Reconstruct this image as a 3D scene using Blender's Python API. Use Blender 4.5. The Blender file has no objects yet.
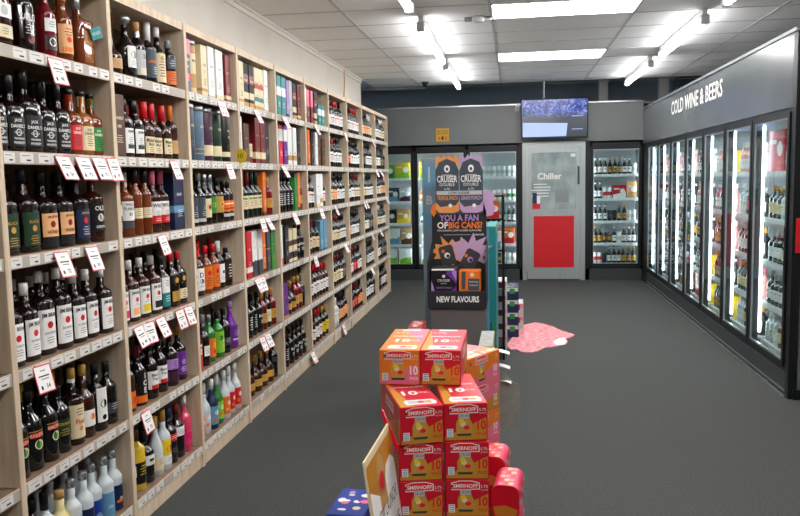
import bpy, math, random
from mathutils import Vector, Matrix
random.seed(11)
C = bpy.context.scene.collection
SC = bpy.context.scene
PI = math.pi

# ------------------------------------------------------------------ camera, world, exposure
cam_d = bpy.data.cameras.new('camera'); cam = bpy.data.objects.new('camera', cam_d); C.objects.link(cam)
F_PX = 787.0
cam_d.sensor_fit = 'HORIZONTAL'; cam_d.sensor_width = 36.0; cam_d.lens = F_PX / 800 * 36.0
cam_d.clip_start = 0.05; cam_d.clip_end = 60
_r = Vector((0.98951544, 0.14305018, -0.01989554)); _d = Vector((-0.0050746, -0.10323358, -0.9946442)); _f = Vector((-0.14433792, 0.98431675, -0.10142529))
m = Matrix.Identity(4)
for i in range(3):
    m[i][0] = _r[i]; m[i][1] = -_d[i]; m[i][2] = -_f[i]
m[0][3], m[1][3], m[2][3] = 0.0, 0.0, 1.6
cam.matrix_world = m
SC.camera = cam
w = bpy.data.worlds.new('world'); SC.world = w; w.use_nodes = True
w.node_tree.nodes['Background'].inputs[0].default_value = (0.8, 0.9, 1.0, 1); w.node_tree.nodes['Background'].inputs[1].default_value = 0.05
SC.view_settings.view_transform = 'Standard'; SC.view_settings.look = 'None'; SC.view_settings.gamma = 1.0
SC.view_settings.exposure = 1.18
TUBE, PANEL, COOLER_LED = 10.0, 13.0, 6.5       # emission of the batten tubes, the ceiling panels, the cooler light strips
SC.cycles.use_denoising = True
SC.cycles.max_bounces = 8; SC.cycles.transparent_max_bounces = 12
SC.cycles.sample_clamp_indirect = 6.0

# ------------------------------------------------------------------ materials
def lin(c):
    c /= 255.0
    return c / 12.92 if c <= 0.04045 else ((c + 0.055) / 1.055) ** 2.4
def rgb(c): return (lin(c[0]), lin(c[1]), lin(c[2]), 1)
MATS = {}
def mat(name, c, rough=0.5, metal=0.0, emit=0.0, trans=0.0, coat=0.0, ior=1.45):
    m = bpy.data.materials.new(name); m.use_nodes = True
    b = m.node_tree.nodes['Principled BSDF']
    b.inputs['Base Color'].default_value = rgb(c); b.inputs['Roughness'].default_value = rough
    b.inputs['Metallic'].default_value = metal; b.inputs['IOR'].default_value = ior
    b.inputs['Transmission Weight'].default_value = trans; b.inputs['Coat Weight'].default_value = coat
    if emit:
        b.inputs['Emission Color'].default_value = rgb(c); b.inputs['Emission Strength'].default_value = emit
    MATS[name] = m
    return m
def noise_mat(name, c1, c2, scale=(1, 1, 1), ns=5.0, rough=0.6, detail=4.0, bump=0.0, lo=.35, hi=.65, metal=0.0):
    m = mat(name, c1, rough, metal); nt = m.node_tree; b = nt.nodes['Principled BSDF']
    tc = nt.nodes.new('ShaderNodeTexCoord'); mp = nt.nodes.new('ShaderNodeMapping'); nz = nt.nodes.new('ShaderNodeTexNoise'); cr = nt.nodes.new('ShaderNodeValToRGB')
    mp.inputs['Scale'].default_value = scale; nz.inputs['Scale'].default_value = ns; nz.inputs['Detail'].default_value = detail
    cr.color_ramp.elements[0].position = lo; cr.color_ramp.elements[1].position = hi
    cr.color_ramp.elements[0].color = rgb(c1); cr.color_ramp.elements[1].color = rgb(c2)
    nt.links.new(tc.outputs['Object'], mp.inputs[0]); nt.links.new(mp.outputs[0], nz.inputs['Vector']); nt.links.new(nz.outputs['Fac'], cr.inputs[0]); nt.links.new(cr.outputs[0], b.inputs['Base Color'])
    if bump:
        bp = nt.nodes.new('ShaderNodeBump'); bp.inputs['Strength'].default_value = bump; bp.inputs['Distance'].default_value = 0.004
        nt.links.new(nz.outputs['Fac'], bp.inputs['Height']); nt.links.new(bp.outputs[0], b.inputs['Normal'])
    return m
def pane_mat(name, tint=(235, 242, 242), rough=0.02):
    m = bpy.data.materials.new(name); m.use_nodes = True; nt = m.node_tree; nt.nodes.clear()
    o = nt.nodes.new('ShaderNodeOutputMaterial'); mx = nt.nodes.new('ShaderNodeMixShader'); t = nt.nodes.new('ShaderNodeBsdfTransparent'); g = nt.nodes.new('ShaderNodeBsdfGlossy'); f = nt.nodes.new('ShaderNodeFresnel')
    t.inputs[0].default_value = rgb(tint); g.inputs['Roughness'].default_value = rough; g.inputs[0].default_value = (.9, .95, 1, 1)
    ge = nt.nodes.new('ShaderNodeNewGeometry'); mr = nt.nodes.new('ShaderNodeMapRange'); mr.inputs[3].default_value = 1.2; mr.inputs[4].default_value = 1 / 1.2
    nt.links.new(ge.outputs['Backfacing'], mr.inputs[0]); nt.links.new(mr.outputs[0], f.inputs[0])
    nt.links.new(f.outputs[0], mx.inputs[0]); nt.links.new(t.outputs[0], mx.inputs[1]); nt.links.new(g.outputs[0], mx.inputs[2]); nt.links.new(mx.outputs[0], o.inputs[0])
    MATS[name] = m
    return m
noise_mat('carpet', (48, 50, 49), (70, 72, 70), (1, 1, 1), 90, .95, 6, .6, .3, .7)
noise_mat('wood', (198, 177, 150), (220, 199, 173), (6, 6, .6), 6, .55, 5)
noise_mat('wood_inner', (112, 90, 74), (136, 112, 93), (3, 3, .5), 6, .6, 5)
noise_mat('plaster', (214, 206, 194), (220, 213, 202), (1, 1, 1), 3, .8)
noise_mat('tile_white', (238, 236, 233), (243, 241, 238), (1, 1, 1), 1.2, .85)
noise_mat('header_grey', (92, 97, 100), (100, 105, 108), (1, 1, 1), 1.5, .22)
noise_mat('back_grey', (120, 122, 122), (128, 130, 130), (1, 1, 1), 1.5, .3)
noise_mat('kick_grey', (46, 50, 52), (58, 62, 64), (4, 4, 1), 30, .5)
noise_mat('steel', (168, 172, 172), (182, 186, 186), (30, 30, 1), 4, .35, 3, 0, .3, .7, .55)
noise_mat('card_brown', (130, 132, 126), (144, 145, 138), (2, 2, 2), 10, .8)
noise_mat('decal_pink', (196, 84, 98), (236, 178, 184), (3, 6, 1), 7, .45, 6, .3, .4, .62)
mat('void_dark', (176, 194, 210), .8); mat('grid', (196, 196, 194), .7); mat('cornice', (226, 220, 210), .6)
mat('room_white', (205, 205, 202), .8)
mat('black', (16, 17, 19), .35); mat('black_frame', (15, 17, 20), .4); mat('matte_black', (30, 30, 33), .7); mat('charcoal', (52, 52, 56), .6)
mat('silver', (190, 194, 196), .28, .9); mat('liner_white', (206, 212, 214), .4); mat('ledge_grey', (120, 126, 130), .4, .3); mat('orange_soft', (224, 146, 78), .5); mat('lilac_soft', (188, 152, 190), .5); mat('white', (236, 234, 230), .5); mat('paper', (240, 239, 236), .6)
mat('shelf_white', (228, 230, 230), .4); mat('base_grey', (92, 88, 88), .6); mat('column_blue', (122, 144, 160), .45); mat('lip_grey', (178, 168, 157), .5); mat('ticket_paper', (222, 219, 214), .6); mat('grey', (130, 132, 134), .5); mat('light_grey', (190, 190, 190), .5)
mat('cream', (226, 208, 168), .5); mat('tan', (196, 150, 92), .5); mat('brown', (84, 50, 32), .45); mat('dark_brown', (46, 28, 22), .35)
mat('red', (204, 24, 34), .4); mat('bright_red', (226, 16, 44), .4); mat('dark_red', (120, 22, 28), .4); mat('pink', (232, 110, 140), .4); mat('hot_pink', (226, 40, 110), .4)
mat('orange', (232, 112, 30), .4); mat('gold', (198, 150, 64), .4); mat('yellow', (232, 200, 40), .4); mat('green', (44, 132, 52), .4); mat('lime', (130, 190, 50), .4)
mat('dark_green', (22, 56, 34), .35); mat('teal', (28, 130, 132), .45); mat('blue', (32, 62, 150), .4); mat('navy', (22, 34, 70), .4); mat('sky', (96, 148, 180), .45); mat('blue_grey', (88, 112, 134), .4)
mat('purple', (104, 44, 140), .35); mat('plum', (70, 30, 60), .4); mat('lilac', (170, 130, 196), .5); mat('peach', (236, 176, 120), .5); mat('ink', (30, 28, 30), .6); mat('slate', (64, 72, 82), .4)
mat('box_gold', (206, 142, 44), .38, .15); mat('box_red', (204, 18, 44), .36); mat('box_orange', (232, 124, 36), .36)
mat('g_brown', (52, 22, 12), .08, coat=.6); mat('g_dark', (24, 12, 10), .08, coat=.6); mat('g_black', (12, 12, 14), .1, coat=.6); mat('g_amber', (112, 50, 18), .06, coat=.7); mat('g_honey', (150, 88, 30), .06, coat=.7)
mat('g_green', (16, 30, 20), .1, coat=.6); mat('g_leaf', (40, 120, 50), .1, coat=.6); mat('g_red', (110, 14, 24), .07, coat=.6); mat('g_rose', (214, 60, 92), .08, coat=.6); mat('g_wine', (34, 10, 14), .1, coat=.6)
mat('g_clear', (222, 230, 230), .05, trans=.75, ior=1.2); mat('g_frost', (198, 206, 208), .35, coat=.3); mat('g_yellow', (226, 190, 40), .15, coat=.4); mat('g_purple', (118, 34, 160), .12, coat=.5); mat('g_cream', (226, 212, 150), .3, coat=.3); mat('g_pink', (240, 160, 150), .1, coat=.5)
mat('wrap_pink', (216, 58, 92), .4); mat('notice_yellow', (226, 172, 66), .5); mat('alu', (196, 202, 208), .25, .8)
pane_mat('pane'); pane_mat('pane_haze', (200, 212, 210), .08)
def frost(m):
    nt = m.node_tree; mx = [n for n in nt.nodes if n.bl_idname == 'ShaderNodeMixShader'][0]; o = [n for n in nt.nodes if n.bl_idname == 'ShaderNodeOutputMaterial'][0]
    d = nt.nodes.new('ShaderNodeBsdfDiffuse'); d.inputs[0].default_value = rgb((206, 216, 216)); m2 = nt.nodes.new('ShaderNodeMixShader'); nz = nt.nodes.new('ShaderNodeTexNoise'); nz.inputs['Scale'].default_value = 3.5; mr = nt.nodes.new('ShaderNodeMapRange'); mr.inputs[1].default_value = .3; mr.inputs[2].default_value = .7; mr.inputs[3].default_value = .3; mr.inputs[4].default_value = .62
    nt.links.new(nz.outputs[0], mr.inputs[0]); nt.links.new(mr.outputs[0], m2.inputs[0]); nt.links.new(mx.outputs[0], m2.inputs[1]); nt.links.new(d.outputs[0], m2.inputs[2]); nt.links.new(m2.outputs[0], o.inputs[0])
frost(MATS['pane_haze'])
mat('tube_glow', (250, 252, 255), .5, 0, TUBE); mat('panel_glow', (255, 253, 250), .5, 0, PANEL); mat('led_glow', (240, 248, 255), .5, 0, COOLER_LED)
mat('screen_white', (150, 168, 214), .3, 0, .34)
def screen_mat():
    m = bpy.data.materials.new('screen_pattern'); m.use_nodes = True; nt = m.node_tree; b = nt.nodes['Principled BSDF']
    tc = nt.nodes.new('ShaderNodeTexCoord'); nz = nt.nodes.new('ShaderNodeTexNoise'); cr = nt.nodes.new('ShaderNodeValToRGB'); sx = nt.nodes.new('ShaderNodeSeparateXYZ'); mr = nt.nodes.new('ShaderNodeMapRange'); mu = nt.nodes.new('ShaderNodeMix'); mu.data_type = 'RGBA'
    nz.inputs['Scale'].default_value = 9; nz.inputs['Detail'].default_value = 5; nz.inputs['Distortion'].default_value = 3
    e = cr.color_ramp.elements; e[0].position = .38; e[0].color = rgb((24, 34, 60)); e[1].position = .66; e[1].color = rgb((150, 170, 220))
    k = e.new(.5); k.color = rgb((40, 70, 190))
    mr.inputs[1].default_value = .0; mr.inputs[2].default_value = .1
    nt.links.new(tc.outputs['Object'], nz.inputs['Vector']); nt.links.new(nz.outputs['Fac'], cr.inputs[0]); nt.links.new(tc.outputs['Object'], sx.inputs[0]); nt.links.new(sx.outputs['Z'], mr.inputs[0])
    nt.links.new(mr.outputs[0], mu.inputs[0]); mu.inputs[6].default_value = rgb((60, 66, 78)); nt.links.new(cr.outputs[0], mu.inputs[7])
    nt.links.new(mu.outputs[2], b.inputs['Emission Color']); b.inputs['Emission Strength'].default_value = .42; b.inputs['Base Color'].default_value = (.01, .01, .012, 1); b.inputs['Roughness'].default_value = .15
    MATS['screen_pattern'] = m
screen_mat()

# ------------------------------------------------------------------ mesh helpers
TXT = {}
def text_geo(s, bold=0.0):
    k = (s, bold)
    if k not in TXT:
        cu = bpy.data.curves.new('t', 'FONT'); cu.body = s; cu.align_x = 'CENTER'; cu.align_y = 'CENTER'; cu.size = 1.0; cu.resolution_u = 2; cu.offset = bold
        o = bpy.data.objects.new('t', cu); C.objects.link(o)
        me = o.to_mesh()
        v = [(p.co.x, p.co.y) for p in me.vertices]; f = [tuple(p.vertices) for p in me.polygons]
        o.to_mesh_clear(); bpy.data.objects.remove(o); bpy.data.curves.remove(cu)
        if v:                                      # centre on its own box, cap height 1
            x0, x1 = min(a[0] for a in v), max(a[0] for a in v); y0, y1 = min(a[1] for a in v), max(a[1] for a in v)
            v = [(a[0] - (x0 + x1) / 2, (a[1] - (y0 + y1) / 2)) for a in v]; hgt = max(y1 - y0, .3)
            v = [(a[0] / hgt, a[1] / hgt) for a in v]
        TXT[k] = (v, f)
    return TXT[k]
class MB:
    def __init__(s): s.v = []; s.f = []; s.m = []; s.mats = []; s.sm = []
    def mi(s, m):
        if m not in s.mats: s.mats.append(m)
        return s.mats.index(m)
    def add(s, v, f, m, smooth=False):
        o = len(s.v); s.v += [tuple(p) for p in v]; i = s.mi(m)
        for q in f: s.f.append(tuple(a + o for a in q)); s.m.append(i); s.sm.append(smooth)
    def box(s, x0, x1, y0, y1, z0, z1, m, bev=0.0):
        if bev <= 0:
            v = [(x, y, z) for x in (x0, x1) for y in (y0, y1) for z in (z0, z1)]
            s.add(v, [(0, 1, 3, 2), (4, 6, 7, 5), (0, 4, 5, 1), (2, 3, 7, 6), (0, 2, 6, 4), (1, 5, 7, 3)], m)
        else:                                      # chamfered in plan and at top / bottom
            b = bev; ring = [(x0 + b, y0), (x1 - b, y0), (x1, y0 + b), (x1, y1 - b), (x1 - b, y1), (x0 + b, y1), (x0, y1 - b), (x0, y0 + b)]
            cx, cy = (x0 + x1) / 2, (y0 + y1) / 2; kx = 1 - b / max(x1 - x0, 1e-6) * 2; ky = 1 - b / max(y1 - y0, 1e-6) * 2
            inn = [(cx + (x - cx) * kx, cy + (y - cy) * ky) for x, y in ring]
            v = [(x, y, z0) for x, y in inn] + [(x, y, z0 + b) for x, y in ring] + [(x, y, z1 - b) for x, y in ring] + [(x, y, z1) for x, y in inn]
            f = [tuple(range(7, -1, -1)), tuple(range(24, 32))]
            for k in range(3):
                for i in range(8): j = (i + 1) % 8; f.append((k * 8 + i, k * 8 + j, k * 8 + 8 + j, k * 8 + 8 + i))
            s.add(v, f, m)
    def lathe(s, prof, m, n=2.0, seg=20, cx=0, cy=0, cap=True):
        v = []; f = []
        for r, z in prof:
            for i in range(seg):
                a = 2 * PI * i / seg; c, t = math.cos(a), math.sin(a)
                rr = r / (abs(c) ** n + abs(t) ** n) ** (1 / n) if n != 2 else r
                v.append((cx + rr * c, cy + rr * t, z))
        for k in range(len(prof) - 1):
            for i in range(seg): j = (i + 1) % seg; f.append((k * seg + i, k * seg + j, (k + 1) * seg + j, (k + 1) * seg + i))
        if cap:
            f.append(tuple(range(seg - 1, -1, -1))); f.append(tuple(range((len(prof) - 1) * seg, len(prof) * seg)))
        s.add(v, f, m, True)
    def tube(s, pts, r, m, seg=8):
        v = []; f = []
        for k, p in enumerate(pts):
            p = Vector(p); a = Vector(pts[max(k - 1, 0)]); b = Vector(pts[min(k + 1, len(pts) - 1)]); t = (b - a).normalized()
            u = t.orthogonal().normalized(); q = t.cross(u)
            if abs(t.z) < .9: u = t.cross(Vector((0, 0, 1))).normalized(); q = u.cross(t)
            for i in range(seg): an = 2 * PI * i / seg; v.append(p + (u * math.cos(an) + q * math.sin(an)) * r)
        for k in range(len(pts) - 1):
            for i in range(seg): j = (i + 1) % seg; f.append((k * seg + i, k * seg + j, (k + 1) * seg + j, (k + 1) * seg + i))
        f.append(tuple(range(seg - 1, -1, -1))); f.append(tuple(range((len(pts) - 1) * seg, len(pts) * seg)))
        s.add(v, f, m, True)
    def poly(s, pts2, fn, m, t=0.0, off=0.0):      # outline pts2 mapped by fn(u, v, out)
        n = len(pts2)
        if t <= 0: s.add([fn(u, v, off) for u, v in pts2], [tuple(range(n))], m)
        else:
            v = [fn(a, b, off) for a, b in pts2] + [fn(a, b, off + t) for a, b in pts2]
            s.add(v, [tuple(range(n - 1, -1, -1)), tuple(range(n, 2 * n))] + [(i, (i + 1) % n, n + (i + 1) % n, n + i) for i in range(n)], m)
    def text(s, t, fn, m, u, v, h, sx=1.0, off=0.0006, bold=0.0, maxw=None):
        vv, ff = text_geo(t, bold)
        if not vv: return
        if maxw:
            wd = (max(a[0] for a in vv) - min(a[0] for a in vv)) * h * sx
            if wd > maxw: sx *= maxw / wd
        s.add([fn(u + a * h * sx, v + b * h, off) for a, b in vv], ff, m)
    def xf(s, M, start=0):
        for i in range(start, len(s.v)): s.v[i] = tuple(M @ Vector(s.v[i]))
    def mesh(s, name):
        me = bpy.data.meshes.new(name); me.from_pydata(s.v, [], s.f)
        for k in s.mats: me.materials.append(MATS[k])
        me.polygons.foreach_set('material_index', s.m); me.polygons.foreach_set('use_smooth', s.sm); me.update()
        return me
    def build(s, name, parent=None, loc=None, rz=0.0):
        o = bpy.data.objects.new(name, s.mesh(name)); C.objects.link(o)
        if parent is not None: o.parent = parent
        if loc is not None: o.location = loc
        o.rotation_euler.z = rz
        return o
def tag(o, label=None, cat=None, group=None, kind=None):
    if label: o['label'] = label
    if cat: o['category'] = cat
    if group: o['group'] = group
    if kind: o['kind'] = kind
    return o
def empty(name, loc=(0, 0, 0), rz=0.0):
    o = bpy.data.objects.new(name, None); C.objects.link(o); o.location = loc; o.rotation_euler.z = rz; o.empty_display_size = .1
    return o
def struct(o, label=None): return tag(o, label, None, None, 'structure')
ORD = ['first', 'second', 'third', 'fourth', 'fifth', 'sixth', 'seventh', 'eighth', 'ninth', 'tenth', 'eleventh', 'twelfth', 'thirteenth', 'fourteenth']
def front_y(y): return lambda u, v, o: (u, y - o, v)            # a face looking at -Y: u = X, v = Z
def front_x(x): return lambda u, v, o: (x + o, u, v)            # a face looking at +X: u = Y, v = Z
def front_mx(x): return lambda u, v, o: (x - o, -u, v)          # a face looking at -X
def disc(u, v, r, n=14, ry=None): return [(u + r * math.cos(2 * PI * i / n), v + (ry or r) * math.sin(2 * PI * i / n)) for i in range(n)]
def rect(u, v, a, b): return [(u - a / 2, v - b / 2), (u + a / 2, v - b / 2), (u + a / 2, v + b / 2), (u - a / 2, v + b / 2)]

# ------------------------------------------------------------------ setting
XL, XR, YB, ZC = -1.745, 1.887, 12.15, 2.97
b = MB(); b.box(-3.6, 4.2, -4.2, 14.2, -.06, 0, 'carpet'); struct(b.build('floor'))
b = MB(); b.box(-2.1, 4.2, -4.2, 12.0, ZC, ZC + .05, 'tile_white')
for k in range(-1, 6):
    x = -.19 + 1.21 * (k - 1)
    if -2.05 < x < 4.1: b.box(x - .011, x + .011, -4.2, 12.0, ZC - .004, ZC, 'grid')
for k in range(-21, 6):
    y = 9.06 + .64 * k
    b.box(-2.1, 4.2, y - .01, y + .01, ZC - .004, ZC, 'grid')
struct(b.build('ceiling'))
b = MB(); b.box(-2.2, -2.1, -4.2, 10.9, 0, ZC, 'plaster'); struct(b.build('wall_left'))
b = MB(); b.box(-2.1, -2.085, -4.2, 10.9, ZC - .06, ZC - .005, 'cornice'); b.box(-2.1, -2.07, -4.2, 10.9, ZC - .025, ZC - .005, 'cornice'); struct(b.build('trim_1'))
b = MB(); b.box(-3.6, 4.2, -4.3, -4.2, 0, ZC, 'room_white'); struct(b.build('wall_rear'))
b = MB(); b.box(4.2, 4.3, -4.3, 5.72, 0, ZC, 'room_white'); struct(b.build('wall_far_right'))
# dark space over and behind the coolers
b = MB(); b.box(-3.7, 4.3, 14.1, 14.2, 0, 3.7, 'void_dark'); struct(b.build('wall_back_void'))
b = MB(); b.box(-3.7, -3.6, 10.9, 14.2, 0, 3.7, 'void_dark'); b.box(-3.7, -2.2, 10.85, 10.9, 0, 3.7, 'void_dark'); struct(b.build('wall_side_void'))
b = MB(); b.box(-3.7, 4.3, 12.0, 14.2, 3.6, 3.7, 'void_dark'); b.box(-3.7, 4.3, 11.98, 12.0, ZC + .05, 3.7, 'void_dark'); b.box(-3.7, -2.1, 10.85, 12.0, ZC, ZC + .05, 'void_dark'); struct(b.build('ceiling_void'))
b = MB(); b.box(4.2, 4.3, 5.72, 14.2, 0, 3.7, 'void_dark'); struct(b.build('wall_void_right'))
b = MB(); b.tube([(-3.5, 12.6, 3.02), (-1.4, 12.6, 3.02)], .03, 'light_grey'); tag(b.build('service_pipe'), 'grey service pipe in the dark space above the back coolers', 'pipe')
# back cooler wall
b = MB()
b.box(-3.6, XR, YB, YB + .06, 2.09, 2.65, 'back_grey'); b.box(-3.6, -2.34, YB, YB + .06, 0, 2.09, 'back_grey')
b.box(.075, .125, YB, YB + .06, 0, 2.09, 'black_frame'); b.box(1.05, 1.12, YB, YB + .06, 0, 2.09, 'black_frame')
b.box(-3.6, .125, YB, YB + .06, 0, .17, 'kick_grey'); b.box(1.05, XR, YB, YB + .06, 0, .17, 'kick_grey')
b.box(-3.6, XR, YB - .02, YB + .06, 2.65, 2.67, 'silver'); b.box(-3.6, 4.2, YB + .06, YB + 1.0, 2.62, 2.65, 'back_grey')
struct(b.build('wall_back'))
# right cooler wall header and its end
b = MB()
b.box(XR, XR + .06, 5.8, YB, 2.03, 2.53, 'header_grey'); b.box(XR - .012, XR + .06, 5.72, YB, 2.53, 2.555, 'ledge_grey'); b.box(XR + .06, 4.2, 5.72, YB, 2.5, 2.53, 'back_grey')
b.box(XR, XR + .06, 5.72, 5.8, 0, 2.53, 'black_frame')
struct(b.build('wall_right'))
b = MB(); b.box(XR + .06, 4.2, 5.72, 5.78, 0, 2.53, 'header_grey'); b.box(XR + .03, 4.2, 5.705, 5.72, .0, .07, 'black'); struct(b.build('wall_cooler_end'))
for (x0, x1, y, z1, mm) in ((1.3, 1.44, 12.7, 3.6, 'light_grey'), (2.22, 2.36, 12.8, 3.6, 'light_grey'), (2.5, 2.9, 12.8, 3.6, 'slate')):
    b = MB(); b.box(x0, x1, y, y + .15, 2.65, z1, mm); struct(b.build('pillar'))

# ------------------------------------------------------------------ ceiling lights
def batten(x, y0, y1, lab):
    t = empty('fluorescent_batten', (x, (y0 + y1) / 2, ZC - .1)); tag(t, lab, 'light', 'ceiling battens'); h = (y1 - y0) / 2
    b = MB(); b.box(-.022, .022, -h, h, .035, .098, 'white', .004); b.build('housing', t)
    for e in (-1, 1):
        b = MB(); b.box(-.034, .034, e * h - .03, e * h + .03, -.03, .05, 'light_grey', .006); b.build('end_cap', t)
    b = MB(); b.tube([(0, -h + .03, 0), (0, h - .03, 0)], .026, 'tube_glow', 12); b.build('tube', t)
for k, (y0, y1) in enumerate(((1.6, 3.7), (3.95, 6.1), (6.85, 8.95), (9.35, 11.5))):
    s = ['overhead near the viewpoint', 'cut by the top edge', 'second from the back wall', 'next to the back wall'][k]
    batten(-.785, y0, y1, 'bright fluorescent batten over the shelving aisle, ' + s)
for k, (y0, y1) in enumerate(((2.0, 4.1), (4.35, 6.42), (7.12, 9.12), (9.82, 11.8))):
    s = ['overhead near the viewpoint', 'cut by the top edge', 'second from the back wall', 'next to the back wall'][k]
    batten(1.6, y0, y1, 'bright fluorescent batten beside the cooler wall, ' + s)
for (y0, y1, s) in ((9.06, 9.7, 'narrow bright panel light nearest the back wall'), (6.5, 7.08, 'large bright panel light cut off by the top edge'), (3.3, 3.94, 'bright panel light overhead out of view'), (-.5, .14, 'bright panel light just behind the viewpoint')):
    t = empty('panel_light', (.415, (y0 + y1) / 2, ZC - .012)); tag(t, s, 'light', 'recessed panel lights'); h = (y1 - y0) / 2
    b = MB(); b.box(-.6, .6, -h, -h + .018, 0, .011, 'white'); b.box(-.6, .6, h - .018, h, 0, .011, 'white'); b.box(-.6, -.585, -h, h, 0, .011, 'white'); b.box(.585, .6, -h, h, 0, .011, 'white'); b.build('frame', t)
    b = MB(); b.box(-.585, .585, -h + .018, h - .018, .003, .009, 'panel_glow'); b.build('diffuser', t)
b = MB(); b.lathe([(.05, .0), (.05, -.02), (.03, -.025)][::-1], 'charcoal'); b.lathe([(.012, -.07), (.034, -.055), (.04, -.035), (.036, -.02)], 'black', 2, 14); tag(b.build('dome_camera', None, (-1.27, 11.5, ZC)), 'small black dome camera under the ceiling edge', 'camera')
b = MB(); b.lathe([(.03, -.05), (.055, -.04), (.06, 0)], 'light_grey', 2, 16); b.tube([(-.12, 0, -.02), (.12, 0, -.02)], .02, 'grey'); tag(b.build('ceiling_sensor', None, (-.3, 7.0, ZC)), 'grey ceiling sensor beside the large panel light', 'sensor')
b = MB(); b.tube([(-2.082, 9.74, ZC - .02), (-2.08, 9.74, 2.8), (-2.08, 9.7, 2.65), (-2.075, 9.63, 2.47)], .008, 'tan', 6); tag(b.build('wall_cable'), 'brown cable hanging down the cream wall above the shelving', 'cable')

# ------------------------------------------------------------------ timber shelving along the left wall
YS = [1.66, 2.49, 3.29, 4.10, 4.90, 5.71, 6.54, 7.39, 8.22, 9.06, 9.92, 10.90]
ZL = [2.045, 1.675, 1.305, .90, .485, .08]         # lower edges of the shelf lips, top shelf first
LIP = .045
XBK = -2.085
sh = empty('display_shelving', (-1.9, 6.3, 0)); tag(sh, 'long pale timber shelving filled with bottles along the cream wall', 'shelving')
def rel(o):
    o.location = (1.9, -6.3, 0); return o
for i, y in enumerate(YS):
    b = MB(); b.box(XBK + .012, XL + .006, y - .016, y + .016, 0, 2.445, 'wood', .002); rel(b.build('upright', sh))
for i in range(len(YS) - 1):
    y0, y1 = YS[i] + .016, YS[i + 1] - .016
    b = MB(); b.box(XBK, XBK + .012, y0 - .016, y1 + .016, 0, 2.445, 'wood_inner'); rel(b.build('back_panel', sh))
    b = MB(); b.box(XBK + .012, XL, y0, y1, 2.405, 2.445, 'wood'); rel(b.build('top_board', sh))
    b = MB(); b.box(XBK + .05, XL - .006, y0, y1, 0, .078, 'wood'); rel(b.build('plinth', sh))
    for k, z in enumerate(ZL):
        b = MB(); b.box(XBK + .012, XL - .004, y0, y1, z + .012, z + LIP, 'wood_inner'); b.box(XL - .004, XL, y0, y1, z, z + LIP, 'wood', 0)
        b.box(XL, XL + .0012, y0, y1, z + .003, z + LIP - .003, 'lip_grey')
        s = rel(b.build('shelf', sh))
        n = 8 if i else 6
        one = MB()
        for q in range(n):
            if random.random() < .14: continue
            yc = y0 + (q + .5) * (y1 - y0) / n + random.uniform(-.012, .012); a = random.uniform(.06, .088)
            p = MB() if 1 <= i <= 2 else one
            fn = front_x(XL + .0014); zc = z + .0225
            p.poly(rect(yc, zc, a, .036), fn, 'ticket_paper', .0006)
            p.poly(rect(yc - a * .08, zc + .009, a * .6, .003), fn, 'grey', 0, .0009); p.poly(rect(yc + a * .14, zc - .008, a * .34, .006), fn, 'charcoal', 0, .0009)
            if p is not one: p.build('price_label', s)
        if one.f: tag(one.build('price_label', s), None, None, None, 'stuff')

# ------------------------------------------------------------------ bottles and boxes for the shelves
TYPES = {}
def cs(a, r, n):
    c, t = abs(math.cos(a)), abs(math.sin(a))
    return r if n == 2 else r / (c ** n + t ** n) ** (1 / n)
def wrap(r, n):                                     # label mapping round a body facing +X
    def fn(u, v, o):
        a = u / r if n == 2 else math.atan2(u, r); R = cs(a, r, n) + o
        return (R * math.cos(a), R * math.sin(a), v)
    return fn
def patch(b, r, n, w, z0, z1, m, off=.0007, u0=0.0, seg=8):
    fn = wrap(r, n); v = []; f = []
    for i in range(seg + 1):
        u = u0 - w / 2 + w * i / seg; v += [fn(u, z0, off), fn(u, z1, off)]
    for i in range(seg): f.append((2 * i, 2 * i + 2, 2 * i + 3, 2 * i + 1))
    b.add(v, f, m, True)
def deco(b, r, n, items):
    fn = wrap(r, n)
    for it in items:
        k = it[0]
        if k == 't': b.text(it[1], fn, it[4], it[5] if len(it) > 5 else 0, it[3], it[2], off=.0016, bold=.02, maxw=r * 1.75)
        elif k == 'd': b.poly(disc(it[4] if len(it) > 4 else 0, it[2], it[1]), fn, it[3], 0, .0013)
        elif k == 'b': patch(b, r, n, it[1], it[3] - it[2] / 2, it[3] + it[2] / 2, it[4], .0012, it[5] if len(it) > 5 else 0, 4)
        elif k == 'p':                              # fine print
            for q in range(it[1]): patch(b, r, n, it[4] * (.9 if q % 2 else .65), it[2] - q * it[3], it[2] - q * it[3] + it[3] * .3, it[5], .0012, 0, 3)
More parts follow.
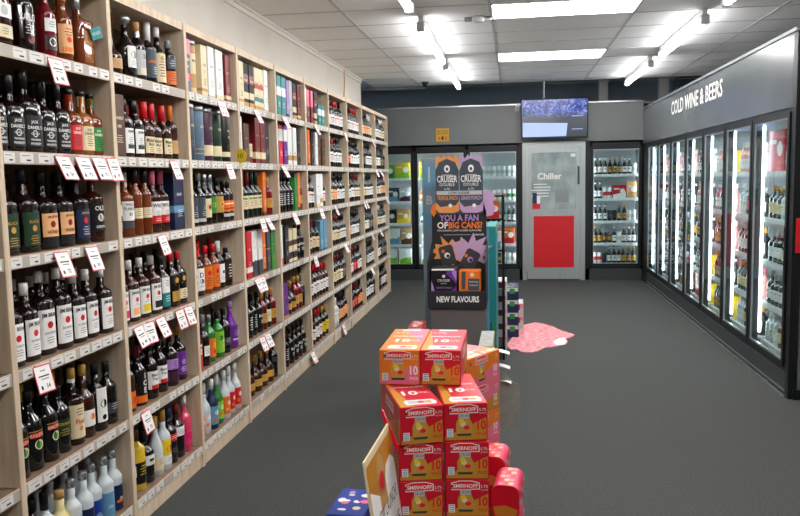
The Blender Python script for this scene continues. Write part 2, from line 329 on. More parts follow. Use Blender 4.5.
def bottle(key, name, desc, glass, cap, labels, r=.037, H=.295, bh=.165, sh=.215, nr=.0145, cl=.045, cr=None, n=2.0, foil=None, liquid=None, seg=20, stopper=False, body2=None):
    """labels: list of (z0, z1, width/r, material, decorations)"""
    r *= 1.07; cr = cr or nr * 1.12
    nz = H - cl * .9
    prof = [(r * .9, 0.0006), (r, .006), (r, bh)]
    for i in range(1, 7):
        t = i / 6; prof.append((nr + (r - nr) * (.5 + .5 * math.cos(PI * t)), bh + (sh - bh) * t))
    prof += [(nr, nz)]
    parts = []
    b = MB(); b.lathe(prof, glass, n, seg)
    if body2: b.lathe([(r * 1.002, body2[0]), (r * 1.002, body2[1])], body2[2], n, seg, cap=False)
    parts.append((('body'), b))
    c = MB()
    if stopper: c.lathe([(nr * .9, nz - .004), (nr * .9, nz + .008), (cr * 1.5, nz + .014), (cr * 1.9, nz + cl * .6), (cr * 1.5, H), (cr * .4, H + .006)], cap, 2, 14)
    else: c.lathe([(cr, nz - cl * .1), (cr, H - .002), (cr * .9, H)], cap, 2, 14)
    if foil: c.lathe([(nr * 1.06, nz - foil[0]), (nr * 1.06, nz)], foil[1], 2, 14, cap=False)
    parts.append(('cap', c))
    l = MB()
    for z0, z1, wd, mm, items in labels:
        patch(l, r, n, min(wd * 1.3, 2.7) * r, z0, z1, mm); deco(l, r, n, items)
    if l.f: parts.append(('label', l))
    TYPES[key] = dict(name=name, desc=desc, parts=parts, w=2 * r + .004, d=2 * r, cat='bottle', n=n)
def giftbox(key, desc, col, bands, w=.09, d=.09, h=.29, text=None, tube=False, tcol='white', name='gift_box'):
    b = MB(); R = w / 2
    if tube:
        b.lathe([(R * .97, .0006), (R, .004), (R, h - .004), (R * .97, h)], col, 2, 20); b.lathe([(R * 1.015, h - .03), (R * 1.015, h)], 'silver' if col != 'tan' else 'gold', 2, 20)
        for z0, z1, c in bands: b.lathe([(R * 1.008, z0 * h), (R * 1.008, z1 * h)], c, 2, 20, cap=False)
        fn = wrap(R * 1.012, 2)
    else:
        b.box(-d / 2, d / 2, -R, R, .0006, h, col, .0015)
        for z0, z1, c in bands: b.box(-d / 2 - .0006, d / 2 + .0006, -R - .0006, R + .0006, z0 * h, z1 * h, c)
        fn = front_x(d / 2 + .0008)
    if text:
        for q, s in enumerate(text): b.text(s, fn, tcol, 0, h * (.62 - .13 * q), .014, bold=.02, maxw=w * .8)
    for q in range(4): b.poly(rect(0, h * (.34 - q * .035), w * (.5 if q % 2 else .35), .003), fn, tcol, 0, .0009)
    TYPES[key] = dict(name=name, desc=desc, parts=[('body', b)], w=w + .006, d=d, cat='box')

W, WL, LQ, VB, GB = 'whiskey_bottle', 'wine_bottle', 'liqueur_bottle', 'vodka_bottle', 'gift_box'
fp = lambda n=4, z=.075, s=.009, wd=.035, c='grey': ('p', n, z, s, wd, c)
# first bays
bottle('flask', W, 'wide clear whiskey flask with cream label', 'g_brown', 'alu', [(.03, .075, 1.6, 'cream', [fp(3, .06)]), (.1, .15, 1.1, 'white', [('d', .018, .125, 'light_grey')])], r=.066, H=.305, bh=.17, sh=.24, n=2.6)
bottle('rumdark', LQ, 'dark spirit bottle with white script label', 'g_dark', 'black', [(.05, .17, 1.5, 'g_dark', [('t', 'SAILOR', .028, .13, 'white'), fp(4, .1, .01, .05, 'light_grey'), ('d', .016, .05, 'dark_red')])], r=.042, H=.31, bh=.18, sh=.225)
bottle('bigcap', W, 'deep red bottle with fat black cap and tag', 'g_red', 'black', [(.03, .085, 1.3, 'dark_brown', [('d', .017, .06, 'white'), ('d', .011, .06, 'dark_brown')]), (.1, .15, 1.2, 'white', [fp(3, .135)])], cr=.026, cl=.055, r=.036)
bottle('corktan', W, 'bourbon bottle with tan label and cork', 'g_amber', 'tan', [(.035, .15, 1.7, 'peach', [fp(3, .13, .012, .045, 'brown'), ('d', .012, .09, 'red'), ('b', .06, .02, .05, 'orange')])], nr=.019, cl=.05)
bottle('square', W, 'square amber bottle with silver cap and teal tag', 'g_amber', 'silver', [(.02, .15, .8, 'g_honey', [])], n=6, r=.05, H=.30, bh=.185, sh=.215, cl=.065, foil=(.02, 'alu'))
bottle('plainamber', W, 'plain orange amber bottle with black cap', 'g_amber', 'black', [(.05, .12, 1.2, 'tan', [fp(3, .1)])])
JD = [(.02, .125, 1.9, 'black', [('t', 'JACK', .014, .112, 'white'), ("t", "DANIEL'S", .013, .093, 'white'), ('d', .013, .07, 'white'), ('d', .010, .07, 'black'), ('t', 'OLD No.7', .007, .07, 'white'), ('t', 'TENNESSEE', .007, .048, 'white'), ('t', 'WHISKEY', .009, .033, 'white')])]
bottle('jack', W, 'square whiskey bottle with black label', 'g_dark', 'black', JD, n=5, r=.037, H=.275, bh=.155, sh=.19, cl=.055, cr=.019)
bottle('jackbig', W, 'large square whiskey bottle with black label', 'g_dark', 'black', [(a * 1.1, c * 1.1, d, e, f) for a, c, d, e, f in JD], n=5, r=.048, H=.305, bh=.175, sh=.225, cl=.06, cr=.021)
for k, d, c, g in (('jackfire', 'square whiskey bottle with red label', 'red', 'g_amber'), ('jackhoney', 'square whiskey bottle with pale yellow label', 'cream', 'g_honey'), ('jackapple', 'square whiskey bottle with green label', 'green', 'g_amber')):
    bottle(k, W, d, g, 'black', [(.02, .12, 1.9, c, [('t', "JACK", .012, .105, 'white' if c != 'cream' else 'ink'), ("t", "DANIEL'S", .011, .09, 'white' if c != 'cream' else 'ink'), fp(5, .075, .009, .04, 'ink')])], n=5, r=.036, H=.265, bh=.15, sh=.185, cl=.02, cr=.018, foil=(.045, c))
bottle('darkslim', W, 'slim dark bottle with black cap', 'g_dark', 'black', [(.04, .12, 1.4, 'black', [fp(4, .1, .01, .04, 'light_grey')])], r=.034)
bottle('blackgold', W, 'dark bottle with black and gold label', 'g_dark', 'black', [(.025, .15, 1.8, 'dark_green', [('t', 'BLACK', .012, .115, 'gold'), ('d', .012, .09, 'gold'), fp(4, .06, .009, .05, 'gold')])], r=.046, n=3.2, H=.31, bh=.18, sh=.225)
bottle('honeylab', W, 'dark bourbon bottle with orange tan label', 'g_dark', 'black', [(.05, .14, 1.8, 'peach', [('t', 'JIM BEAM', .012, .125, 'brown'), ('d', .013, .098, 'dark_red'), ('t', 'HONEY', .013, .068, 'brown')]), (.015, .048, 1.8, 'black', [])], r=.046, n=3, H=.30, bh=.17, sh=.215)
bottle('navylab', W, 'dark bourbon bottle with navy label', 'g_dark', 'black', [(.025, .145, 1.8, 'navy', [('t', 'JIM BEAM', .011, .128, 'gold'), ('d', .013, .098, 'red'), fp(4, .07, .01, .045, 'light_grey')])], r=.045, n=3, H=.315, bh=.175, sh=.22)
bottle('crowlab', W, 'amber bottle with black crow picture label', 'g_brown', 'black', [(.045, .165, 1.9, 'black', [('t', 'OLD', .02, .145, 'white'), ('d', .017, .105, 'light_grey'), ('b', .03, .012, .1, 'tan', .012), ('t', 'CROW', .012, .065, 'white')])], r=.045, H=.315, bh=.185, sh=.225)
bw = lambda c='red': [(.022, .158, 2.1, 'white', [('t', 'JIM BEAM', .019, .138, 'ink'), ('d', .0125, .105, c), ('t', 'BOURBON', .008, .078, 'grey'), fp(3, .06, .009, .042, 'grey')])]
bottle('beam', W, 'white-capped bourbon bottle with white label', 'g_dark', 'white', bw(), r=.039, n=3, H=.292, bh=.178, sh=.215)
bottle('beambig', W, 'large white-capped bourbon bottle with white label', 'g_dark', 'white', [(z0 * 1.12, z1 * 1.12, a, c, [('t', 'JIM BEAM', .021, .153, 'ink'), ('d', .014, .117, 'red'), ('t', 'BOURBON', .009, .086, 'grey'), fp(3, .066, .01, .046, 'grey')]) for z0, z1, a, c, e in bw()], r=.043, n=3, H=.325, bh=.2, sh=.24)
bottle('irishcream', LQ, 'black cream liqueur bottle with red gold label', 'g_black', 'black', [(.08, .15, 1.8, 'g_black', [('b', .05, .02, .137, 'red'), ('t', 'BAILEYS', .012, .137, 'cream'), ('d', .019, .1, 'cream', .006), ('d', .013, .098, 'green', .006), ('b', .06, .003, .152, 'gold')])], r=.043, H=.30, bh=.17, sh=.235)
bottle('grand', LQ, 'black liqueur bottle with olive label', 'g_black', 'black', [(.07, .14, 1.8, 'dark_green', [('t', 'GRAND', .012, .12, 'gold'), fp(3, .095, .01, .05, 'gold')])], r=.042, H=.27)
bottle('handlecream', LQ, 'tall bottle with cream label and white handle', 'g_dark', 'gold', [(.03, .17, 1.7, 'cream', [fp(3, .15, .012, .045, 'brown'), ('t', 'Fior', .02, .1, 'red'), ('d', .01, .07, 'tan')])], r=.04, H=.32, bh=.19, foil=(.02, 'white'))
bottle('redwhite', LQ, 'dark red liqueur bottle with white figure label', 'g_brown', 'gold', [(.05, .12, 1.4, 'white', [('d', .014, .09, 'orange')])], r=.04, H=.31)
bottle('swirl', LQ, 'black liqueur bottle with white swirl', 'g_black', 'black', [(.04, .19, 1.1, 'white', [('d', .018, .12, 'g_black'), ('d', .012, .06, 'g_black')])], r=.042, H=.29)
bottle('plainblack', LQ, 'plain black liqueur bottle', 'g_black', 'black', [(.05, .1, 1.3, 'charcoal', [fp(3, .09, .01, .04, 'light_grey')])], r=.04, H=.28)
bottle('goldcap', LQ, 'dark bottle with gold foil neck', 'g_dark', 'yellow', [(.04, .12, 1.3, 'cream', [fp(4, .1)])], r=.036, H=.29, cl=.06)
bottle('striped', LQ, 'white striped bottle with black neck', 'g_frost', 'black', [(.04, .17, 2.6, 'white', [('b', .09, .006, .06, 'black'), ('b', .09, .006, .08, 'black'), ('b', .09, .006, .1, 'black'), ('b', .09, .006, .12, 'black'), ('b', .09, .006, .14, 'black')])], r=.04, H=.29, cl=.07)
bottle('eggcream', LQ, 'cream yellow liqueur bottle', 'g_cream', 'tan', [(.04, .09, 1.4, 'yellow', [fp(2, .07, .01, .04, 'brown')])], r=.037, H=.26, bh=.14, sh=.19, nr=.018, cl=.03)
for k, c1, c2, d in (('aluteal', 'sky', 'sky', 'silver-topped bottle with pale blue base'), ('alublue', 'blue', 'sky', 'silver-topped bottle with blue base'), ('alunavy', 'navy', 'orange', 'silver-topped bottle with navy and orange base')):
    bottle(k, VB, d, 'g_frost', 'alu', [(.02, .075, 2.4, c1, [('b', .05, .012, .045, c2), fp(2, .06, .008, .03, 'white')])], r=.037, H=.275, bh=.15, sh=.2, cl=.035, nr=.016, body2=(.005, .12, c1))
bottle('decanter', W, 'wide decanter with tall clear neck and cork', 'g_brown', 'brown', [(.03, .075, 1.3, 'tan', [fp(3, .06)])], r=.05, H=.305, bh=.085, sh=.14, nr=.018, cl=.03)
bottle('horse', W, 'round bottle with silver ball stopper', 'g_dark', 'silver', [(.05, .15, 1.1, 'white', [('d', .018, .11, 'grey'), fp(3, .08)])], r=.046, H=.29, bh=.14, sh=.21, stopper=True, n=2)
bottle('greylabel', W, 'corked bottle with pale grey label', 'g_dark', 'tan', [(.03, .15, 1.6, 'light_grey', [('d', .014, .12, 'grey'), ('b', .05, .03, .05, 'cream'), fp(3, .09)])], r=.037, H=.285, foil=(.04, 'alu'))
bottle('larceny', W, 'bottle with white foil neck and orange letters', 'g_black', 'white', [(.03, .17, 1.7, 'slate', [('t', 'LARCENY', .015, .11, 'orange'), fp(4, .08, .01, .03, 'light_grey')])], r=.038, H=.305, cl=.09, bh=.175, sh=.21)
bottle('creamtall', W, 'bottle with tall cream label and white foil', 'g_dark', 'white', [(.02, .165, 1.8, 'cream', [('d', .012, .14, 'tan'), fp(6, .12, .014, .04, 'brown')])], r=.038, H=.30, cl=.05)
bottle('bulleit', W, 'dark bottle with bright orange base label', 'g_dark', 'grey', [(.02, .09, 1.9, 'orange', [fp(4, .075, .012, .05, 'brown')]), (.1, .16, 1.2, 'slate', [fp(3, .14, .012, .04, 'light_grey')])], r=.036, H=.25, bh=.17, sh=.195, cl=.04)
bottle('rye', W, 'dark bottle with white and green label', 'g_dark', 'black', [(.02, .135, 1.7, 'white', [('t', 'BEAM', .012, .12, 'ink'), ('b', .05, .02, .05, 'dark_green'), fp(4, .09)])], r=.036, n=4, H=.27, cl=.06, cr=.019)
bottle('waxred', W, 'bottle with red wax neck, cream label', 'g_brown', 'red', [(.025, .105, 1.8, 'cream', [('t', "Maker's", .018, .088, 'ink'), ('t', 'Mark', .014, .068, 'ink'), fp(3, .05, .009, .04, 'brown')])], n=5, r=.038, H=.275, bh=.14, sh=.19, cl=.09, nr=.017)
bottle('waxorange', W, 'bottle with orange red wax neck', 'g_brown', 'orange', [(.03, .1, 1.5, 'tan', [fp(3, .08)])], r=.036, cl=.08, H=.285)
bottle('creamcirc', W, 'squat bottle with cream round label', 'g_brown', 'black', [(.03, .08, 1.7, 'ink', [fp(3, .065, .01, .05, 'cream')]), (.1, .15, 1.2, 'cream', [('d', .012, .125, 'tan')])], r=.042, H=.28)
bottle('turkey', W, 'clear-necked bourbon bottle with white label', 'g_amber', 'black', [(.075, .165, 1.7, 'white', [('t', 'WILD', .014, .15, 'ink'), ('t', 'TURKEY', .013, .13, 'ink'), ('t', '81', .016, .105, 'ink')]), (.04, .07, 1.7, 'slate', [])], r=.038, H=.32, bh=.18, sh=.22, cl=.02, foil=(.05, 'g_clear'))
bottle('slimamber', W, 'tall slim amber bottle with small label', 'g_amber', 'black', [(.08, .13, 1.4, 'cream', [fp(4, .12)])], r=.031, H=.31, bh=.19, sh=.235, cl=.06)
bottle('redband', W, 'bourbon bottle with white and red label', 'g_brown', 'pink', [(.085, .155, 1.8, 'white', [('t', 'WILD', .018, .135, 'ink'), fp(3, .105)]), (.045, .085, 1.8, 'red', [fp(2, .068, .01, .04, 'white')])], r=.037, H=.31, bh=.175, sh=.22, cl=.07)
for k, c, d in (('beampink', 'hot_pink', 'pink accented white label'), ('beampeach', 'peach', 'peach accented white label'), ('beamyellow', 'yellow', 'yellow accented white label'), ('beamblack', 'ink', 'black accented white label')):
    bottle(k, W, 'flavoured bourbon with ' + d, 'g_brown', 'white', [(.022, .155, 2.1, 'white', [('t', 'JIM BEAM', .018, .136, 'ink'), ('d', .012, .105, 'red'), ('b', .06, .035, .05, c), fp(2, .085, .008, .04)])], r=.039, n=3, H=.292, bh=.175, sh=.215)
bottle('teallab', W, 'bottle with white and teal label', 'g_dark', 'black', [(.02, .09, 1.8, 'teal', [fp(3, .07, .012, .05, 'white')]), (.09, .17, 1.8, 'white', [fp(3, .15, .012, .04, 'grey')])], r=.037, n=3, H=.28)
bottle('orangesq', W, 'red-capped dark bottle with square orange label', 'g_dark', 'red', [(.03, .085, 1.7, 'gold', [fp(4, .072, .012, .04, 'brown')]), (.115, .16, 1.0, 'g_dark', [('d', .015, .14, 'gold')])], r=.037, n=4, H=.285)
bottle('creamsq', W, 'red-capped dark bottle with square cream label', 'g_dark', 'red', [(.03, .085, 1.7, 'cream', [fp(4, .072, .012, .04, 'brown')]), (.115, .16, 1.0, 'g_dark', [('d', .015, .14, 'gold')])], r=.037, n=4, H=.285)
bottle('orangelab', LQ, 'amber rum bottle with orange label', 'g_brown', 'black', [(.02, .1, 1.9, 'orange', [('d', .016, .06, 'red')])], r=.039, H=.29)
bottle('iceblack', LQ, 'black bottle with red cap and white letters', 'g_black', 'dark_red', [(.055, .16, 1.3, 'black', [('t', 'I', .026, .145, 'white'), ('t', 'C', .028, .11, 'white'), ('t', 'E', .028, .075, 'white')]), (.015, .05, 1.9, 'orange', [])], r=.039, H=.29, cl=.06)
bottle('plumwhite', LQ, 'dark plum liqueur bottle with white label', 'g_dark', 'black', [(.05, .14, 1.5, 'white', [('t', 'Black', .014, .12, 'ink'), ('t', 'Tom', .014, .1, 'ink'), ('b', .045, .02, .06, 'red')])], r=.038, H=.27, cl=.03)
bottle('plumpink', LQ, 'dark plum liqueur bottle with dusky label', 'g_dark', 'black', [(.09, .145, 1.8, 'lilac', [fp(4, .13, .012, .05, 'plum')]), (.03, .08, 1.8, 'plum', [])], r=.041, H=.28)
bottle('purplelab', LQ, 'bottle with bright purple label', 'g_dark', 'gold', [(.03, .16, 1.9, 'purple', [('d', .015, .1, 'lilac'), fp(3, .07, .01, .05, 'white')])], r=.042, H=.29)
bottle('coffeeblk', LQ, 'squat black bottle with white neck label', 'g_black', 'black', [(.09, .14, 2.0, 'white', [('b', .03, .014, .115, 'ink'), fp(1, .1)])], r=.042, H=.25, bh=.15, sh=.19)
bottle('lemon', LQ, 'bright yellow bottle with black label', 'g_yellow', 'brown', [(.035, .14, 1.8, 'black', [fp(4, .12, .014, .05, 'yellow')])], r=.04, H=.29, bh=.2, sh=.24, cl=.05)
bottle('goldtop', LQ, 'clear tequila bottle with gold cap', 'g_frost', 'gold', [(.03, .1, 1.6, 'cream', [fp(4, .085)])], r=.034, H=.30, bh=.13, sh=.225, cl=.06)
bottle('goldtopred', LQ, 'clear tequila bottle with yellow red label', 'g_frost', 'gold', [(.03, .075, 1.7, 'white', [fp(3, .06)]), (.08, .16, 1.7, 'yellow', [('d', .018, .11, 'red')])], r=.036, H=.31, bh=.165, sh=.225, cl=.06)
bottle('redstrip', LQ, 'black bottle with red and white band', 'g_black', 'navy', [(.12, .16, 1.9, 'red', [fp(2, .145, .01, .05, 'white')]), (.04, .1, 1.6, 'black', [fp(3, .08, .01, .04, 'grey')])], r=.038, H=.29, cl=.05)
bottle('whitestrip', LQ, 'black bottle with white shoulder label', 'g_black', 'dark_red', [(.12, .17, 1.5, 'paper', [fp(3, .15, .01, .04, 'grey')])], r=.04, H=.285, cl=.05)
bottle('rosegin', LQ, 'pink red gin bottle with white cap', 'g_rose', 'white', [(.04, .12, 1.6, 'hot_pink', [fp(3, .1, .012, .05, 'dark_red')])], r=.036, H=.31, bh=.18, sh=.23, cl=.055)
bottle('silverlab', W, 'dark bottle with silver grey label', 'g_dark', 'grey', [(.04, .16, 1.7, 'slate', [('t', 'S', .02, .1, 'light_grey'), fp(3, .075, .01, .045, 'light_grey')]), (.02, .04, 1.7, 'light_grey', [])], r=.037, H=.30)
bottle('orangewht', W, 'dark bottle with orange and white label', 'g_dark', 'alu', [(.04, .15, 1.7, 'cream', [('d', .02, .1, 'orange'), ('d', .012, .1, 'brown')])], r=.037, H=.29, foil=(.05, 'g_clear'))
bottle('leaflab', LQ, 'dark rum bottle with green leaf label', 'g_dark', 'alu', [(.06, .16, 1.8, 'green', [('d', .016, .11, 'lime')])], r=.037, H=.29, foil=(.05, 'g_clear'))
bottle('tigerlab', LQ, 'dark rum bottle with orange yellow label', 'g_dark', 'black', [(.06, .16, 1.8, 'gold', [('d', .018, .11, 'yellow'), ('d', .009, .11, 'red')])], r=.038, H=.27)
bottle('bandlab', LQ, 'dark rum bottle with banded orange label', 'g_dark', 'black', [(.06, .13, 1.8, 'orange', [('b', .06, .008, .08, 'dark_red'), ('b', .06, .008, .11, 'white')]), (.03, .05, 1.7, 'light_grey', [])], r=.038, H=.25)
bottle('fireball', W, 'red-necked bottle with bold white label', 'g_brown', 'red', [(.03, .16, 1.5, 'white', [('t', 'D', .03, .12, 'ink'), ('d', .014, .085, 'ink'), fp(2, .06)])], r=.037, H=.30, cl=.03, foil=(.05, 'red'))
bottle('firelab', W, 'amber bottle with tall orange label', 'g_amber', 'red', [(.025, .16, 1.7, 'orange', [('d', .014, .12, 'red'), fp(4, .085, .013, .05, 'dark_red')])], r=.037, H=.28, cl=.05)
bottle('whitelab', W, 'dark bottle with square white label', 'g_dark', 'white', [(.035, .15, 1.7, 'white', [('d', .011, .1, 'ink'), fp(3, .07)])], r=.037, H=.29, cl=.07)
bottle('shadowlab', W, 'short dark bottle with white specks', 'g_dark', 'black', [(.04, .15, 1.4, 'dark_brown', [fp(5, .13, .018, .03, 'white')])], r=.036, H=.24)
bottle('redcream', LQ, 'bright red aperitif bottle with cream label', 'g_red', 'white', [(.09, .15, 1.8, 'cream', [('b', .05, .012, .13, 'red'), fp(2, .11)])], r=.036, H=.29, body2=(.006, .09, 'red'))
bottle('greyneck', LQ, 'dark liqueur bottle with clear grey neck', 'g_dark', 'grey', [(.06, .12, 1.1, 'white', [fp(4, .1)])], r=.036, H=.30, cl=.05)
bottle('orangegrn', LQ, 'green orange fruit liqueur bottle', 'g_leaf', 'alu', [(.03, .14, 1.8, 'orange', [('d', .015, .1, 'yellow'), ('d', .012, .06, 'red')])], r=.036, H=.28)
bottle('tropic', LQ, 'green tropical patterned liqueur bottle', 'g_leaf', 'black', [(.03, .16, 2.0, 'lime', [('d', .016, .12, 'g_leaf', -.015), ('d', .014, .07, 'yellow', .01), ('d', .01, .1, 'white', .012)])], r=.038, H=.28)
bottle('violet', LQ, 'large purple liqueur bottle', 'g_purple', 'lilac', [(.04, .15, 1.8, 'purple', [('d', .02, .1, 'lilac', .006), ('b', .05, .008, .06, 'white')])], r=.047, H=.30, bh=.11, sh=.235)
for k, c, d in (('ginorange', 'orange', 'clear gin bottle with orange label'), ('ginblue', 'sky', 'dark gin bottle with pale blue label'), ('gingreen', 'lime', 'green gin bottle with lime label'), ('gingrey', 'light_grey', 'grey frosted gin bottle'), ('ginred', 'red', 'clear bottle with red and white label')):
    bottle(k, VB, d, {'ginblue': 'navy', 'gingreen': 'g_leaf'}.get(k, 'g_frost'), 'white', [(.03, .14, 1.8, c, [('d', .014, .1, 'white', .006), ('d', .011, .06, 'orange' if c != 'orange' else 'peach', -.01)])], r=.036, H=.30, bh=.15, sh=.22, cl=.06)
# fourth to sixth bays
for k, cpc, d in (('greenred', 'dark_red', 'green whisky bottle with red capsule and cream label'), ('greengrn', 'dark_green', 'green whisky bottle with green capsule and cream label')):
    bottle(k, W, d, 'g_green', cpc, [(.06, .15, 1.8, 'cream', [('b', .05, .01, .13, 'green'), fp(4, .11, .01, .04, 'brown')])], r=.038, H=.31, cl=.09, seg=14)
bottle('bluelab', W, 'dark bottle with pale blue label', 'g_dark', 'black', [(.03, .12, 1.7, 'sky', [fp(4, .1, .012, .04, 'white')])], r=.036, H=.27, seg=14)
bottle('cognac', W, 'red-brown cognac decanter', 'g_brown', 'gold', [(.04, .09, 1.2, 'gold', [fp(2, .07)])], r=.05, H=.25, bh=.1, sh=.18, seg=14)
bottle('tallblack', LQ, 'tall plain black bottle', 'g_black', 'black', [(.12, .16, 1.4, 'charcoal', [])], r=.04, H=.33, seg=14)
bottle('tealtop', LQ, 'dark bottle with teal capsule', 'g_dark', 'teal', [(.04, .13, 1.5, 'cream', [fp(4, .11)])], r=.038, H=.30, cl=.06, seg=14)
bottle('blackwht', LQ, 'black bottle with white print', 'g_black', 'black', [(.05, .15, 1.5, 'black', [fp(6, .14, .016, .04, 'white')])], r=.038, H=.29, seg=14)
bottle('redbot', LQ, 'deep red liqueur bottle', 'g_red', 'gold', [(.05, .12, 1.3, 'gold', [fp(3, .1, .01, .04, 'dark_red')])], r=.038, H=.27, seg=14)
bottle('yellowbot', W, 'honey yellow bottle with cream label', 'g_honey', 'gold', [(.04, .13, 1.6, 'cream', [fp(4, .11)])], r=.033, H=.22, bh=.12, sh=.15, seg=14)
bottle('rumtext', LQ, 'dark rum bottle with white lettering', 'g_dark', 'black', [(.05, .15, 1.5, 'black', [('t', 'RUM', .02, .12, 'white'), ('t', '23', .022, .08, 'white')])], r=.038, H=.29, seg=14)
giftbox('gbdarkred', 'dark gift box with red top and band', 'slate', [(.72, 1, 'pink'), (.25, .36, 'red')], text=['SINGLE', 'MALT'])
giftbox('gbtan', 'cream and tan gift tube', 'cream', [(.75, 1.0, 'tan'), (.12, .38, 'tan')], tube=True, tcol='brown', text=['MALT'], h=.30)
giftbox('gbcream', 'cream gift box with brown print', 'cream', [(.1, .16, 'tan')], tcol='brown', text=['AGED', '12'])
giftbox('gbwhite', 'tall white gift box', 'white', [(.0, .05, 'light_grey')], tcol='grey', text=['GLEN'], h=.30)
giftbox('gbwhitewide', 'wide tall white gift box', 'white', [(0, .1, 'cream')], w=.12, tcol='grey', text=['GLEN', '15'], h=.30)
giftbox('gbmaroon', 'dark maroon gift box', 'dark_red', [(.06, .14, 'cream')], tcol='peach', text=['MALT'])
for k, c, d, bnd in (('tbgrey', 'slate', 'dark grey gift tube', []), ('tbblue', 'blue_grey', 'steel blue gift tube', [(.12, .14, 'tan'), (.2, .22, 'tan')]), ('tbpurple', 'plum', 'dark purple gift tube with cream band', [(.1, .3, 'cream')]), ('tbgreen', 'dark_green', 'dark green gift tube with cream band', [(.1, .3, 'cream')]), ('tbblack', 'black', 'black gift tube with white print', [(.1, .2, 'cream')])):
    giftbox(k, d, c, bnd, tube=True, w=.1, h=.31, text=['GLEN'] if k != 'tbblack' else ['GLEN', 'REY'], tcol='cream', name='gift_tube')
giftbox('gbnavy', 'large blue gift box', 'navy', [(.3, .42, 'sky')], w=.13, d=.12, h=.30, text=['BLEND'])
giftbox('gbnavyslim', 'slim blue gift box', 'sky', [(.0, .2, 'navy')], w=.06, h=.30, text=None)
giftbox('gbbrown', 'dark brown bourbon gift box', 'brown', [(0, .04, 'dark_brown')], w=.1, h=.28, text=['WHISKEY', '1888'], tcol='cream')
giftbox('gbpurple', 'slim lilac gift box', 'lilac', [(0, .1, 'navy')], w=.06)
giftbox('gbpattern', 'dark patterned gift box', 'ink', [(.55, .75, 'dark_red'), (.2, .35, 'cream'), (.0, .12, 'gold')], tcol='cream', text=['BLEND'])
giftbox('gbpattern2', 'cream patterned gift box with red stripe', 'cream', [(.5, .6, 'red'), (.2, .3, 'teal'), (.0, .1, 'gold')], tcol='brown', text=['BLEND'])
giftbox('gbbrownlight', 'brown gift box', 'brown', [(.0, .03, 'gold')], w=.11, h=.26, tcol='gold', text=['CASK'])
giftbox('gbredcream', 'dark red gift box with cream base', 'dark_red', [(.1, .25, 'cream')], w=.1, h=.31, tcol='gold', text=['MALT'])
giftbox('gbblack', 'black gift box', 'black', [(.1, .25, 'charcoal')], w=.09, h=.30, tcol='light_grey', text=['MALT'])
giftbox('gborange', 'orange gift box', 'orange', [(.0, .08, 'brown')], w=.07, h=.31, tcol='white', text=['RYE'])
giftbox('gbred', 'bright red gift box', 'red', [(.12, .24, 'white')], w=.1, h=.31, tcol='white', text=['RED'])
giftbox('gbwhiteblue', 'white gift box with blue base', 'white', [(0, .33, 'slate')], w=.09, h=.31, tcol='ink', text=['N'])
giftbox('gbgreygreen', 'grey green gift box', 'slate', [(.5, .53, 'gold')], w=.07, h=.31, tcol='gold')
giftbox('gbgreen', 'green gift box', 'green', [(.9, 1, 'dark_green')], w=.1, h=.3, tcol='gold', text=['IRISH'])
giftbox('gbteal', 'teal gift box with white band', 'teal', [(.5, .72, 'white')], w=.1, h=.305, tcol='white')
giftbox('gbbluewhite', 'white over blue gift box', 'sky', [(.6, .9, 'white')], w=.09, h=.3, tcol='white')
giftbox('gbredwhite', 'white over red gift box', 'bright_red', [(.6, .9, 'white')], w=.09, h=.3, tcol='white')
giftbox('gbpurpwhite', 'white over purple gift box', 'purple', [(.6, .9, 'white')], w=.09, h=.3, tcol='white')
giftbox('gbfloral', 'white gift box with tan pattern', 'white', [(.12, .25, 'tan')], w=.1, h=.3, tcol='grey')
giftbox('gbbeige', 'beige gift box', 'light_grey', [(.2, .22, 'tan')], w=.09, h=.3, tcol='brown')
giftbox('gbviolet', 'purple gift box', 'purple', [(0, .05, 'gold')], w=.11, h=.26, tcol='lilac', text=['ROYAL'])
giftbox('gbtealsmall', 'small teal gift box', 'teal', [(.5, .8, 'white')], w=.1, h=.19, tcol='white')
giftbox('gbwhitered', 'white gift box with red base', 'white', [(0, .18, 'red')], w=.12, h=.31, tcol='ink', text=['MALT'])
giftbox('gbcheck', 'cream and brown patterned gift box', 'cream', [(.1, .3, 'ink'), (.5, .66, 'brown')], w=.1, h=.26, tcol='ink')
giftbox('gblilac', 'pale lilac blue gift box', 'sky', [(0, .04, 'navy')], w=.12, h=.27, tcol='white')
giftbox('gbpink', 'pink red gift box', 'pink', [(0, .5, 'dark_red')], w=.08, h=.29, tcol='white')
def wine(key, desc, glass, cap, lab, acc, H=.30, **kw):
    q = H / .30
    bottle(key, WL, desc, glass, cap, [(.05 * q, .15 * q, 1.9, lab, [('b', .04, .012, .12 * q, acc), ('p', 4, .1 * q, .011, .04, acc)])], r=.0385, H=H, bh=.18 * q, sh=.23 * q, cl=.06 * q, nr=.0155, seg=12, **kw)
wine('wwhite', 'dark wine bottle with white label', 'g_black', 'black', 'white', 'ink')
wine('wcream', 'dark wine bottle with cream label', 'g_black', 'dark_red', 'cream', 'brown')
wine('wred', 'red wine bottle with white label and red cap', 'g_wine', 'red', 'white', 'red')
wine('wgreen', 'green wine bottle with pale label', 'g_green', 'white', 'cream', 'dark_green')
wine('wblack', 'dark wine bottle with black label', 'g_black', 'charcoal', 'slate', 'gold')
wine('wgold', 'dark wine bottle with yellow label', 'g_black', 'gold', 'yellow', 'ink')
wine('worange', 'dark wine bottle with orange label', 'g_wine', 'black', 'peach', 'orange')
wine('wredlab', 'dark wine bottle with red label', 'g_black', 'dark_red', 'red', 'cream')
wine('wpale', 'pale wine bottle with white label', 'g_frost', 'white', 'white', 'grey')
wine('wsherry', 'brown fortified wine bottle with white label', 'g_brown', 'red', 'white', 'dark_red')

